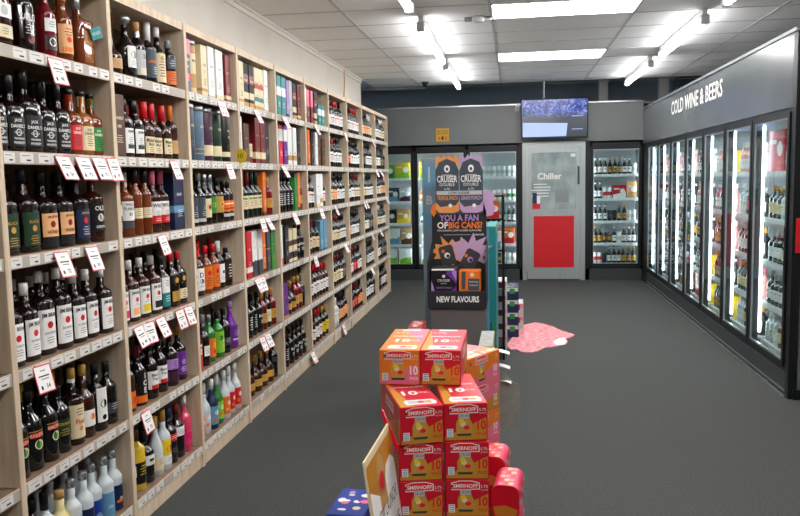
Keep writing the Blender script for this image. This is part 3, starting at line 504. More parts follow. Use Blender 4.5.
MESH = {}
def spawn(key, x, y, z, rz, label, group, simple=False):
    t = TYPES[key]
    if simple or len(t['parts']) == 1:
        if (key, 1) not in MESH:
            b = MB()
            for nm, p in t['parts']:
                for fi, f in enumerate(p.f): pass
                o = len(b.v); b.v += p.v
                for f, mi_, s_ in zip(p.f, p.m, p.sm): b.f.append(tuple(a + o for a in f)); b.m.append(b.mi(p.mats[mi_])); b.sm.append(s_)
            MESH[(key, 1)] = b.mesh(t['name'])
        r = bpy.data.objects.new(t['name'], MESH[(key, 1)]); C.objects.link(r)
    else:
        if (key, 0) not in MESH: MESH[(key, 0)] = [(nm, p.mesh(nm)) for nm, p in t['parts']]
        r = empty(t['name'])
        for nm, me in MESH[(key, 0)]:
            c = bpy.data.objects.new(nm, me); C.objects.link(c); c.parent = r
    r.location = (x, y, z); r.rotation_euler.z = rz
    if t['name'] == 'wine_bottle' and t['parts'][0][1].v[-1][2] > .2: r.scale.z = random.uniform(.93, 1.02)
    return tag(r, label, t['cat'], group)
BAYN = {1: 'nearest', 2: 'second', 3: 'third', 4: 'fourth', 5: 'fifth', 6: 'sixth', 7: 'seventh', 8: 'eighth', 9: 'ninth', 10: 'tenth'}
ROWN = ['top shelf', 'second shelf', 'third shelf', 'fourth shelf', 'fifth shelf', 'bottom shelf']
def fill(bay, row, seq, back=None):
    y0, y1 = YS[bay] + .02, YS[bay + 1] - .02; z = ZL[row] + LIP + .0004
    toks = []
    for t in seq.split():
        k, _, n = t.partition('*'); toks += [k] * int(n or 1)
    wid = [float(k[1:]) if k[0] == '~' else TYPES[k]['w'] for k in toks]
    free = (y1 - y0) - sum(wid); gap = free / (len(wid) + 1)
    if gap < .0005: print('TIGHT', bay, row, round(free, 3))
    y = y0 + max(gap, 0); g = 'bottles and boxes on the timber shelving'; n = 0
    for k, wd in zip(toks, wid):
        if k[0] != '~':
            d = TYPES[k]['d']; x = XL - .02 - d / 2 - random.uniform(0, .012)
            box = TYPES[k]['cat'] == 'box'
            lab = f"{TYPES[k]['desc']}, {ORD[n]} along {ROWN[row]}, {BAYN[bay]} bay"
            spawn(k, x, y + wd / 2, z, random.uniform(-.03, .03) if box else (random.uniform(-.2, -.04) if TYPES[k].get('n', 2) > 2.5 else random.uniform(-.5, -.12)), lab, g, bay > 4)
            n += 1
        y += wd + gap
    if back:                                        # caps seen behind the front row
        bt = []
        for t in back.split():
            k, _, c = t.partition('*'); bt += [k] * int(c or 1)
        st = (y1 - y0) / len(bt)
        for q, k in enumerate(bt):
            spawn(k, XL - .19, y0 + (q + .5) * st + .01 * (q % 2), z, random.uniform(-.2, .2), f"{TYPES[k]['desc']}, {ORD[q]} in back row, {ROWN[row]}, {BAYN[bay]} bay", g, bay > 4)
B1 = ['flask rumdark bigcap corktan square', 'jack*2 jackbig jack*2 jackfire jackhoney jackapple', 'blackgold*2 honeylab*2 navylab crowlab', 'beam*2 beambig*2 beam*3', 'irishcream*3 grand handlecream redwhite swirl plainblack', 'darkslim*2 striped eggcream aluteal alunavy alublue aluteal alunavy']
K1 = [None, 'darkslim*7', 'darkslim*3 plainamber darkslim*3', 'beam*7', 'plainblack*2 goldcap plainblack goldcap plainblack*2', 'aluteal*8']
B2 = ['~.03 decanter horse greylabel larceny creamtall bulleit', 'gbbrown rye*2 waxred*3 waxorange', 'creamcirc turkey slimamber*2 redband*2 gbnavy', 'beampink beampeach beamyellow beamblack teallab orangesq creamsq', 'orangelab iceblack plumwhite*2 plumpink purplelab', 'coffeeblk lemon coffeeblk goldtop goldtopred redstrip whitestrip rosegin ~.02']
K2 = [None, 'darkslim waxred waxorange waxred waxorange*2', 'darkslim slimamber*3 redband*2', 'darkslim*6', 'goldcap plainblack*5', 'redstrip orangelab*4 alublue']
B3 = ['gbdarkred gbtan gbcream gbwhite gbwhitewide gbmaroon', 'tbgrey tbblue tbpurple tbgreen tbblack', 'gbnavyslim silverlab*2 orangewht leaflab tigerlab bandlab bandlab', 'fireball*2 firelab*2 whitelab shadowlab ~.06', 'redcream greyneck orangegrn tropic plainblack violet', 'ginorange gingrey ginblue gingreen ginorange ginred*2']
K3 = [None, None, 'darkslim*4', 'fireball*4', 'greyneck*4', 'gingrey*5']
B4 = ['gbpurple gbcream gbpattern*2 gbpattern2*2 gbwhite ~.03', 'gbwhite gbbrownlight yellowbot gbredcream*2 gbblack ~.03', 'greengrn greenred*2 greengrn*2 gborange ~.05 redbot', 'gborange gbred gbwhiteblue*2 gborange gbgreygreen gbgreen', 'tealtop blackwht*2 rumtext redbot tealtop redbot', 'bluelab cognac*4 tallblack']
B5 = ['gbcream gbteal*2 gbpurple gbbeige gbpattern gbmaroon', 'gbbluewhite gbredwhite gbpurpwhite gbfloral*2 gbblack ~.03', 'redbot blackwht*4 gbgreen gborange redbot', 'gbwhitered gbblack gbcheck*2 rumtext*2', 'gbgreen gbviolet cognac*2 redbot*2 tallblack', 'tallblack blackwht rumtext*4']
B6 = ['gbfloral gbpink*2 gbpattern gbtealsmall*2', 'gborange*2 gbblack gbwhite gbbrownlight*2', 'wsherry wred wwhite gbwhitewide gbfloral wred', 'wcream*4 gblilac gblilac', 'wsherry*7', 'wsherry*4 wgold*2']
for bay, rows in ((1, B1), (2, B2), (3, B3), (4, B4), (5, B5), (6, B6)):
    for r, s in enumerate(rows): fill(bay, r, s, {1: K1, 2: K2, 3: K3}.get(bay, [None] * 6)[r])
WINES = [['wred*3 wwhite wred*2 ~.06 wwhite', 'wwhite*3 wred wwhite*3 ~.05', 'wblack wcream worange*2 wwhite*3', 'wblack*2 wcream*3 wwhite*3', 'wblack*2 wcream*3 wwhite wblack*2', 'wpale*3 worange*4'],
         ['wgreen*2 wwhite*2 wred*3', 'wblack wredlab*2 wwhite*4', 'wblack*2 wwhite*3 wcream*3', 'wred wredlab wwhite*4 wblack', 'wblack wred*2 wredlab*2 wwhite*2', 'wblack*2 wredlab*3 worange*2'],
         ['wcream*3 worange*2 wgreen*2', 'wblack*3 wwhite*4', 'wgreen*3 wwhite*4', 'wcream*2 wwhite*2 wblack*3', 'wblack*3 wwhite*5', 'wwhite*6 wblack'],
         ['wwhite*5 wgreen*3', 'wwhite*4 wblack*3', 'wgreen*3 wwhite*2 worange*2', 'wgreen*4 wwhite*3', 'wredlab*2 wwhite*2 wblack*4', 'wgold wblack*2 wwhite*3 wredlab']]
for i, rows in enumerate(WINES):
    for r, s in enumerate(rows): fill(7 + i, r, s)
# neck tag on the square amber bottle is a card of its own look, seen at the shelf end
b = MB(); b.box(-.002, .002, -.032, .032, -.024, .024, 'teal'); b.text('ROSES', front_x(.0022), 'white', 0, 0, .012, maxw=.05)
tgo = b.build('neck_tag', None, (XL - .008, 3.2, 2.235)); tgo.rotation_euler = (.35, 0, -.25); tag(tgo, 'teal card tag hanging from the square amber bottle on top shelf', 'tag')
b = MB(); b.poly(disc(0, 0, .045, 16), front_mx(0), 'yellow', .002); b.text('10', front_mx(0), 'ink', 0, 0, .03, off=.003)
o = b.build('shelf_sticker', None, (XL + .012, 4.88, 1.76), 0); o.rotation_euler.z = PI / 2 - .2; tag(o, 'round yellow sticker on the upright beside the gift tubes', 'sticker')

# price tickets clipped to the shelf lips
def ticket(y, row, num, label, plain=False):
    b = MB(); h, w_ = .105, .096
    fn = front_x(0)
    b.poly(rect(0, -h / 2, w_, h), fn, 'paper' if plain else 'red', .0008)
    b.poly(rect(0, -h / 2, w_ - .009, h - .009), fn, 'paper', .0004, .0008)
    b.poly(rect(0, -.022, w_ * .3, .004), fn, 'grey', 0, .0014); b.poly(rect(0, -.042, w_ * .62, .005), fn, 'ink', 0, .0014); b.poly(rect(.003, -.053, w_ * .45, .004), fn, 'grey', 0, .0014)
    b.text(num, fn, 'ink', .012, -.08, .016, off=.0014, bold=.02); b.poly(disc(-.024, -.084, .006, 8, .009), fn, 'ink', 0, .0014)
    o = b.build('price_ticket', None, (XL + .0035, y, ZL[row] + .036)); o.rotation_euler = (random.uniform(-.05, .05), -random.uniform(.25, .5), random.uniform(-.12, .02))
    tag(o, label, 'price ticket', 'red bordered price tickets')
TK = {0: [2.857, 4.584, 5.233, 5.895, 6.846, 8.095, 9.671], 1: [2.863, 3.007, 3.133, 3.251, 3.879, 4.674, 5.824, 9.907, 10.208], 2: [2.815, 3.035, 3.696, 5.28, 5.39, 6.082, 6.973, 7.541, 9.05, 9.175, 10.65],
      3: [2.64, 3.40, 3.505, 3.63, 3.86, 3.97, 5.12, 5.23, 6.707, 7.95, 9.521, 10.108], 4: [3.43, 5.178, 5.30, 9.4], 5: [6.507, 7.759]}
for r, ys in TK.items():
    for q, y in enumerate(sorted(ys)):
        ticket(y, r, random.choice(['58', '54', '39', '72', '48']), f"white price ticket with red border, {ORD[q]} along the {ROWN[r]} lip of the timber shelving")

# ------------------------------------------------------------------ glass door coolers
CZ = [1.585, 1.225, .885, .55, .245]                # shelf tops in the coolers
def cooler(name, label, origin, rz, bounds, depth, handle_end):
    """bounds: door edges along local +X; the doors look towards local -Y."""
    t = empty(name, origin, rz); tag(t, label, 'cooler', 'glass door coolers')
    a, e = bounds[0], bounds[-1]
    b = MB()
    for x in bounds: b.box(max(x - .03, a), min(x + .03, e), .012, .06, .17, 2.06, 'black_frame')
    b.box(a, e, .012, .06, 2.0, 2.06, 'black_frame'); b.box(a, e, .012, .06, .17, .205, 'black_frame'); b.build('cabinet_frame', t)
    b = MB(); b.box(a, e, depth, depth + .02, .17, 2.06, 'liner_white'); b.box(a, e, .06, depth, .17, .185, 'liner_white'); b.box(a, e, .06, depth, 2.04, 2.06, 'liner_white')
    b.box(a - .0, a + .01, .06, depth, .185, 2.04, 'liner_white'); b.box(e - .01, e, .06, depth, .185, 2.04, 'liner_white'); b.build('interior_liner', t)
    for i in range(len(bounds) - 1):
        x0, x1 = bounds[i] + .012, bounds[i + 1] - .012
        d = MB(); w_ = .038
        for (p, q, r_, s_) in ((x0, x0 + w_, .21, 2.0), (x1 - w_, x1, .21, 2.0), (x0 + w_, x1 - w_, .21, .21 + w_), (x0 + w_, x1 - w_, 2.0 - w_, 2.0)): d.box(p, q, -.012, .008, r_, s_, 'black_frame')
        g = .012
        for (p, q, r_, s_) in ((x0 + w_, x0 + w_ + g, .21 + w_, 2.0 - w_), (x1 - w_ - g, x1 - w_, .21 + w_, 2.0 - w_), (x0 + w_ + g, x1 - w_ - g, .21 + w_, .21 + w_ + g), (x0 + w_ + g, x1 - w_ - g, 2.0 - w_ - g, 2.0 - w_)): d.box(p, q, -.008, .006, r_, s_, 'silver')
        do = d.build('door', t)
        p = MB(); p.box(x0 + w_ + g, x1 - w_ - g, -.003, .001, .21 + w_ + g, 2.0 - w_ - g, 'pane'); p.build('glass_pane', do)
        hx = x1 - .012 if handle_end else x0 + .012
        h = MB(); h.box(hx - .006, hx + .006, -.022, -.0118, .8, 1.2, 'charcoal', .003); h.build('handle', do)
        for z in CZ:
            s = MB(); s.box(x0 + .04, x1 - .04, .085, depth - .02, z - .018, z - .0005, 'shelf_white'); s.box(x0 + .04, x1 - .04, .075, .085, z - .034, z + .008, 'shelf_white')
            for q in range(7): s.poly(rect(x0 + .09 + q * (x1 - x0 - .18) / 6, z - .013, .05, .03), front_y(.075), 'paper', .0008)
            s.build('shelf', t)
    for x in bounds:
        for e_ in (-1, 1):
            xx = x + e_ * .04
            if a < xx < e: l = MB(); l.tube([(xx, .068, .3), (xx, .068, 1.95)], .0105, 'led_glow', 8); l.build('light_tube', t)
    return t
BR = [5.80, 6.67, 7.50, 8.33, 9.15, 9.99, 10.86, 11.66]
# local +X of the right bank runs towards -Y so its doors look at -X
def kick(b_, x0, x1): pass
R_OR = (XR, 11.68, 0)
cr_ = cooler('glass_door_cooler', 'long black seven-door glass cooler full of wine and beer under the grey sign header', R_OR, -PI / 2, [11.68 - y for y in BR[::-1]], .62, True)
b = MB(); b.box(.02, 5.9, .0, .05, .0, .172, 'kick_grey'); b.box(.02, 5.9, -.012, .0, .0, .01, 'silver'); b.box(.02, 5.9, -.006, .0, .04, .05, 'silver'); b.build('kick_plate', cr_)
b = MB(); b.box(XR, XR + .06, 11.66, YB, 0, 2.03, 'black_frame'); struct(b.build('wall_corner'))
cl_ = cooler('glass_door_cooler', 'black three-door cooler with cans and cartons on the back wall', (-2.34, YB, 0), 0, [0, .81, 1.62, 2.415], .6, True)
cb_ = cooler('glass_door_cooler', 'single black glass cooler between the steel chiller door and the corner', (1.12, YB, 0), 0, [0, .76], .6, True)

# cooler stock
def can(key, desc, body, top, text=None, tcol='white', r=.033, h=.165):
    b = MB(); b.lathe([(r * .82, .0006), (r, .008), (r, h - .012), (r * .82, h - .002), (r * .8, h)], body, 2, 12); b.lathe([(r * .8, h - .004), (r * .82, h + .001)], 'alu', 2, 12); b.lathe([(r * 1.006, h * .3), (r * 1.006, h * .62)], top, 2, 12, cap=False)
    if text: b.text(text, wrap(r, 2), tcol, 0, h * .5, .012, off=.0012, maxw=r * 1.5)
    TYPES[key] = dict(name='drink_can', desc=desc, parts=[('body', b)], w=2 * r + .003, d=2 * r, cat='can')
def carton(key, desc, c1, c2, w=.2, d=.14, h=.22, text=None, tcol='white'):
    b = MB(); b.box(-d / 2, d / 2, -w / 2, w / 2, .0006, h, c1, .002); fn = front_x(d / 2 + .0004)
    b.poly([(-w / 2 + .006, .006), (w / 2 - .006, .006), (w / 2 - .006, h * .5), (-w / 2 + .006, h * .28)], fn, c2, 0, .0003)
    b.poly(disc(w * .22, h * .55, h * .18), fn, 'white', 0, .0005); b.poly(rect(-w * .2, h * .72, w * .4, h * .1), fn, tcol, 0, .0005)
    if text: b.text(text, fn, tcol, -w * .1, h * .45, h * .16, off=.0008, maxw=w * .6)
    TYPES[key] = dict(name='drink_carton', desc=desc, parts=[('body', b)], w=w + .008, d=d, cat='carton')
def beer(key, desc, glass, cap, lab, acc, H=.258):
    bottle(key, 'beer_bottle', desc, glass, cap, [(.035, .12, 1.9, lab, [('b', .03, .014, .085, acc)])], r=.031, H=H, bh=.145, sh=.2, cl=.012, nr=.0125, seg=10, foil=(.03, lab))
can('canwhite', 'white drink can', 'white', 'light_grey'); can('canred', 'white and red drink can', 'white', 'red'); can('cangreen', 'white and green drink can', 'white', 'green'); can('canblack', 'black drink can', 'black', 'charcoal'); can('cangold', 'gold and black drink can', 'gold', 'ink'); can('canorange', 'orange drink can', 'orange', 'white'); can('canteal', 'teal drink can', 'teal', 'white'); can('canbrown', 'brown tan drink can', 'brown', 'tan'); can('canyellow', 'yellow drink can', 'yellow', 'white')
carton('ctgreen', 'bright green drink carton', 'lime', 'green'); carton('ctlime', 'pale green and yellow drink carton', 'yellow', 'lime', .22, .14, 0.25); carton('ctgrey', 'slate blue drink carton', 'slate', 'sky', .16); carton('ctplum', 'grey and plum drink carton', 'light_grey', 'plum', .18); carton('ctblack', 'black can multipack', 'black', 'charcoal', .2, .14, 0.21, 'RUM'); carton('ctgold', 'yellow gold can multipack', 'gold', 'yellow', .2, .14, 0.21); carton('ctsky', 'pale blue and white drink carton', 'white', 'sky', .24, .14, 0.25); carton('ctbrown', 'brown cardboard drink carton', 'tan', 'brown', .18, .14, 0.25); carton('ctwhite', 'white drink carton with green edge', 'white', 'lime', .2, .14, 0.24); carton('ctorange', 'orange and red drink carton', 'orange', 'red', .2, .14, 0.25); carton('ctred', 'red and white drink carton', 'red', 'white', .2, .14, 0.20); carton('cttan', 'tan bottle carton', 'peach', 'tan', .14, .14, 0.25)
beer('bbrown', 'brown beer bottle with white label', 'g_brown', 'gold', 'white', 'red'); beer('bdark', 'dark beer bottle with gold label', 'g_black', 'gold', 'gold', 'ink'); beer('bgreen', 'green beer bottle with silver label', 'g_green', 'alu', 'light_grey', 'green'); beer('bclear', 'clear bottle with pink drink and white cap', 'g_pink', 'white', 'white', 'pink'); beer('bred', 'clear bottle with red drink', 'g_rose', 'alu', 'white', 'red'); beer('bblack', 'black bottle with white label', 'g_black', 'black', 'white', 'ink')
wine('cwhite', 'chilled green wine bottle with white label', 'g_green', 'light_grey', 'white', 'grey', .255); wine('cyellow', 'chilled white wine bottle with yellow label', 'g_honey', 'gold', 'cream', 'gold', .255); wine('cpink', 'chilled pink wine bottle', 'g_pink', 'pink', 'white', 'pink', .255); wine('cblue', 'chilled dark wine bottle with blue label', 'g_black', 'navy', 'sky', 'navy', .255); wine('cdark', 'chilled dark sparkling bottle with gold foil', 'g_black', 'gold', 'cream', 'gold', .255); wine('cclear', 'chilled clear bottle with white label', 'g_frost', 'white', 'white', 'lime', .255); wine('cred', 'chilled dark bottle with red label', 'g_green', 'red', 'pink', 'red', .255)
carton('ctbigred', 'large red carton on the cooler top shelf', 'red', 'bright_red', .34, .2, .32); carton('ctyel', 'yellow and green drink carton', 'yellow', 'green', .2, .14, .2)
def stock(axis, a0, a1, base, z, seq, where, rowname, group):
    toks = []
    for t in seq.split():
        k, _, n = t.partition('*'); toks += [k] * int(n or 1)
    wid = [float(k[1:]) if k[0] == '~' else TYPES[k]['w'] for k in toks]; L = a1 - a0; gap = (L - sum(wid)) / (len(wid) + 1)
    if gap < 0: print('TIGHT cooler', where, rowname, round(L - sum(wid), 3))
    p = a0 + max(gap, 0); n = 0
    for k, wd in zip(toks, wid):
        if k[0] != '~':
            d = TYPES[k]['d']; c = p + wd / 2; off = base + d / 2
            box = TYPES[k]['cat'] == 'carton'; j = random.uniform(-.02, .02) if box else random.uniform(-.3, .3)
            lab = f"{TYPES[k]['desc']}, {ORD[n]} along {rowname}, {where}"
            if axis == 'x': spawn(k, c, YB + off, z + .0003, -PI / 2 + j, lab, group, True)
            else: spawn(k, XR + off, 2 * a0 + L - c if False else c, z + .0003, PI + j, lab, group, True)
            n += 1
        p += wd + gap
CR = ['top shelf', 'second shelf', 'third shelf', 'fourth shelf', 'bottom shelf']
for where, x0, rows in (('leftmost back cooler door', -2.34, ['ctgrey ctgreen ctlime', 'canblack ctgreen ctgrey ctplum', 'ctblack*2 ctgold ~.02', 'ctsky*2 ctbrown', 'ctwhite*2 ctwhite']),
                        ('middle back cooler door', -1.53, ['ctlime canteal*3 canwhite*3', 'canorange*2 canwhite*3 canred*4', 'canteal*4 canblack*4', 'canwhite*4 ctsky', 'ctwhite canwhite*5']),
                        ('back cooler door beside chiller', -.72, ['canyellow canwhite*3 canwhite*5', 'canwhite*4 canred*3 cangreen*2', 'canblack*5 bgreen*4', 'canteal*2 ctorange ctorange', 'cangold*3 canorange canbrown*2 canwhite*3'])):
    for r, s in enumerate(rows): stock('x', x0 + .055, x0 + .75, .1, CZ[r], s, where, CR[r], 'cooler drinks on the back wall')
for r, s in enumerate(['bblack bbrown*2 bdark*3 bblack*2 canwhite', 'bblack*2 canred*2 ctred cttan', 'bblack*3 canblack*2 bdark*2 canwhite*2', 'bdark*2 canbrown*2 bblack canwhite bbrown*3', 'canred*2 canblack bblack*3 bdark*3']):
    stock('x', 1.12 + .055, 1.12 + .7, .1, CZ[r], s, 'corner cooler', CR[r], 'drinks in the corner cooler')
DN = ['nearest wall door', 'second wall door', 'third wall door', 'fourth wall door', 'fifth wall door', 'sixth wall door', 'seventh wall door']
RD = [['cwhite*4 ctbigred', 'cdark*3 cclear*2 cdark*3', 'cdark*4 cwhite*3', 'cblue*3 cpink cwhite*4', 'cwhite*3 cyellow*2 cclear*3'],
      ['cclear*3 bclear*5', 'cwhite*3 cred*2 cclear*2', 'cdark*2 cred*2 cwhite*4', 'cpink*4 cdark*4', 'cdark*5 cclear*2'],
      ['ctyel bclear*6', 'bclear*4 bblack*3 bred*2', 'bclear*3 bred*3 bdark*3', 'bblack*5 bdark*4', 'ctyel*2 bdark*3'],
      ['cclear*4 bbrown*4', 'bgreen*6 bclear*3', 'bblack*6 bdark*3', 'ctyel bgreen*6', 'ctyel*2 ctorange'],
      ['bclear*5 bblack*4', 'bblack*4 bclear*5', 'bdark*9', 'bgreen*8', 'bdark*8'],
      ['bclear*8', 'bblack*8', 'bdark*8', 'bbrown*8', 'bgreen*8'],
      ['bclear*8', 'bbrown*7', 'bblack*7', 'bdark*7', 'bgreen*7']]
for i, rows in enumerate(RD):
    for r, s in enumerate(rows):
        stock('y', BR[i] + .055, BR[i + 1] - .055, .1, CZ[r], s, DN[i], CR[r], 'drinks in the wall cooler')

# ------------------------------------------------------------------ signs, chiller door, television
b = MB()
fn = front_mx(XR)
b.text('COLD WINE & BEERS', fn, 'white', -8.84, 2.36, .165, sx=1.0, off=.004, bold=.02)
v_, f_ = text_geo('COLD WINE & BEERS', .02); wd = max(a[0] for a in v_) - min(a[0] for a in v_); b = MB(); b.text('COLD WINE & BEERS', fn, 'white', -8.84, 2.365, .165, sx=2.38 / (wd * .165), off=.004, bold=.02)
tag(b.build('wall_sign'), 'white letters COLD WINE & BEERS on the grey cooler header', 'sign')
d = empty('door_1', (.585, YB - .01, 0)); struct(d)
b = MB(); b.box(-.465, -.40, -.03, .06, 0, 2.09, 'steel'); b.box(.40, .465, -.03, .06, 0, 2.09, 'steel'); b.box(-.40, .40, -.03, .06, 2.02, 2.09, 'steel'); b.build('door_frame', d)
b = MB(); b.box(-.395, -.33, -.045, 0, .02, 2.01, 'steel'); b.box(.33, .395, -.045, 0, .02, 2.01, 'steel'); b.box(-.33, .33, -.045, 0, 1.93, 2.01, 'steel'); b.box(-.33, .33, -.045, 0, .02, 1.08, 'steel'); b.box(-.30, .30, -.05, -.045, .2, .98, 'red'); b.build('door_leaf', d)
b = MB(); b.box(-.33, .33, -.028, -.022, 1.08, 1.93, 'pane_haze'); g = b.build('glass_pane', d)
b = MB(); fy = front_y(-.029); b.text('Chiller', fy, 'white', -.06, 1.58, .1, sx=1.0, bold=.03, maxw=.4)
for q in range(5): b.poly(rect(-.2 + .03 * (q % 2), 1.46 - q * .045, .2 + .05 * (q % 3), .014), fy, 'white', 0, .0006)
b.build('lettering', d)
b = MB(); b.box(-.315, -.25, -.034, -.029, 1.17, 1.33, 'navy'); b.box(-.315, -.2, -.033, -.029, 1.09, 1.17, 'red'); b.box(-.25, -.2, -.032, -.029, 1.1, 1.28, 'paper'); b.box(.25, .32, -.034, -.029, 1.86, 1.91, 'paper'); b.box(0.02, .22, -.033, -.029, 1.18, 1.38, 'grey'); b.build('notice', d)
b = MB(); b.box(.35, .375, -.085, -.045, 1.45, 1.72, 'charcoal', .004); b.build('door_handle', d)
# chilled room behind the door
b = MB(); b.box(.13, 1.04, 13.2, 13.25, 0, 2.4, 'liner_white'); b.box(.13, .16, YB + .06, 13.2, 0, 2.4, 'liner_white'); b.box(1.02, 1.05, YB + .06, 13.2, 0, 2.4, 'liner_white'); b.box(.13, 1.05, YB + .06, 13.25, 2.4, 2.43, 'liner_white'); struct(b.build('wall_chiller_room'))
b = MB(); b.tube([(.3, 12.7, 2.3), (.9, 12.7, 2.3)], .03, 'led_glow', 8); tag(b.build('chiller_lamp'), 'strip lamp inside the chiller room behind the steel door', 'light')
t = empty('television', (.585, 11.9, 2.42)); tag(t, 'flat television with a blue picture hung from the ceiling', 'television')
b = MB(); b.box(-.485, .485, 0, .05, -.29, .29, 'black', .006); b.build('casing', t)
b = MB(); b.box(-.47, .47, -.004, 0, -.265, .275, 'screen_pattern'); s = b.build('screen', t)
b = MB(); b.poly([(-.46, -.26), (.17, -.26), (.19, -.07), (-.46, -.05)], front_y(-.005), 'screen_white', .001); b.poly(rect(.33, -.16, .16, .008), front_y(-.005), 'screen_white', .001); b.poly(rect(.33, .03, .16, .008), front_y(-.005), 'screen_white', .001); b.build('picture_block', s)
b = MB(); b.tube([(-.15, .03, .25), (-.15, .03, ZC - 2.42 - .002)], .014, 'light_grey'); b.build('ceiling_pole', t)
b = MB(); b.box(-.1, .1, 0, .012, -.1, .1, 'notice_yellow'); fy = front_y(0)
b.text('WELCOME TO', fy, 'ink', 0, .055, .022, maxw=.17); b.text('RESPONSIBLE', fy, 'ink', 0, .02, .02, maxw=.17)
for q in range(3): b.poly(rect(-.05 + q * .05, -.05, .03, .05), fy, 'orange' if q != 1 else 'ink', 0, .0006)
tag(b.build('wall_notice', None, (-1.085, YB - .013, 2.24)), 'small yellow notice on the grey wall above the back coolers', 'notice')
b = MB(); b.box(-.03, .03, 0, .05, -.05, .05, 'white', .006); b.box(-.012, .012, -.004, 0, -.02, .02, 'grey'); tag(b.build('alarm_sensor', None, (.05, YB - .051, 2.6)), 'small white sensor beside the television', 'sensor')
b = MB(); b.box(0, .3, 0, .02, -.12, .12, 'red', .004); b.poly(rect(.06, 0, .06, .12), front_y(0), 'white', 0, .0006); tag(b.build('red_sign', None, (1.906, 5.699, 1.15)), 'red sign on the dark end panel of the cooler', 'sign')

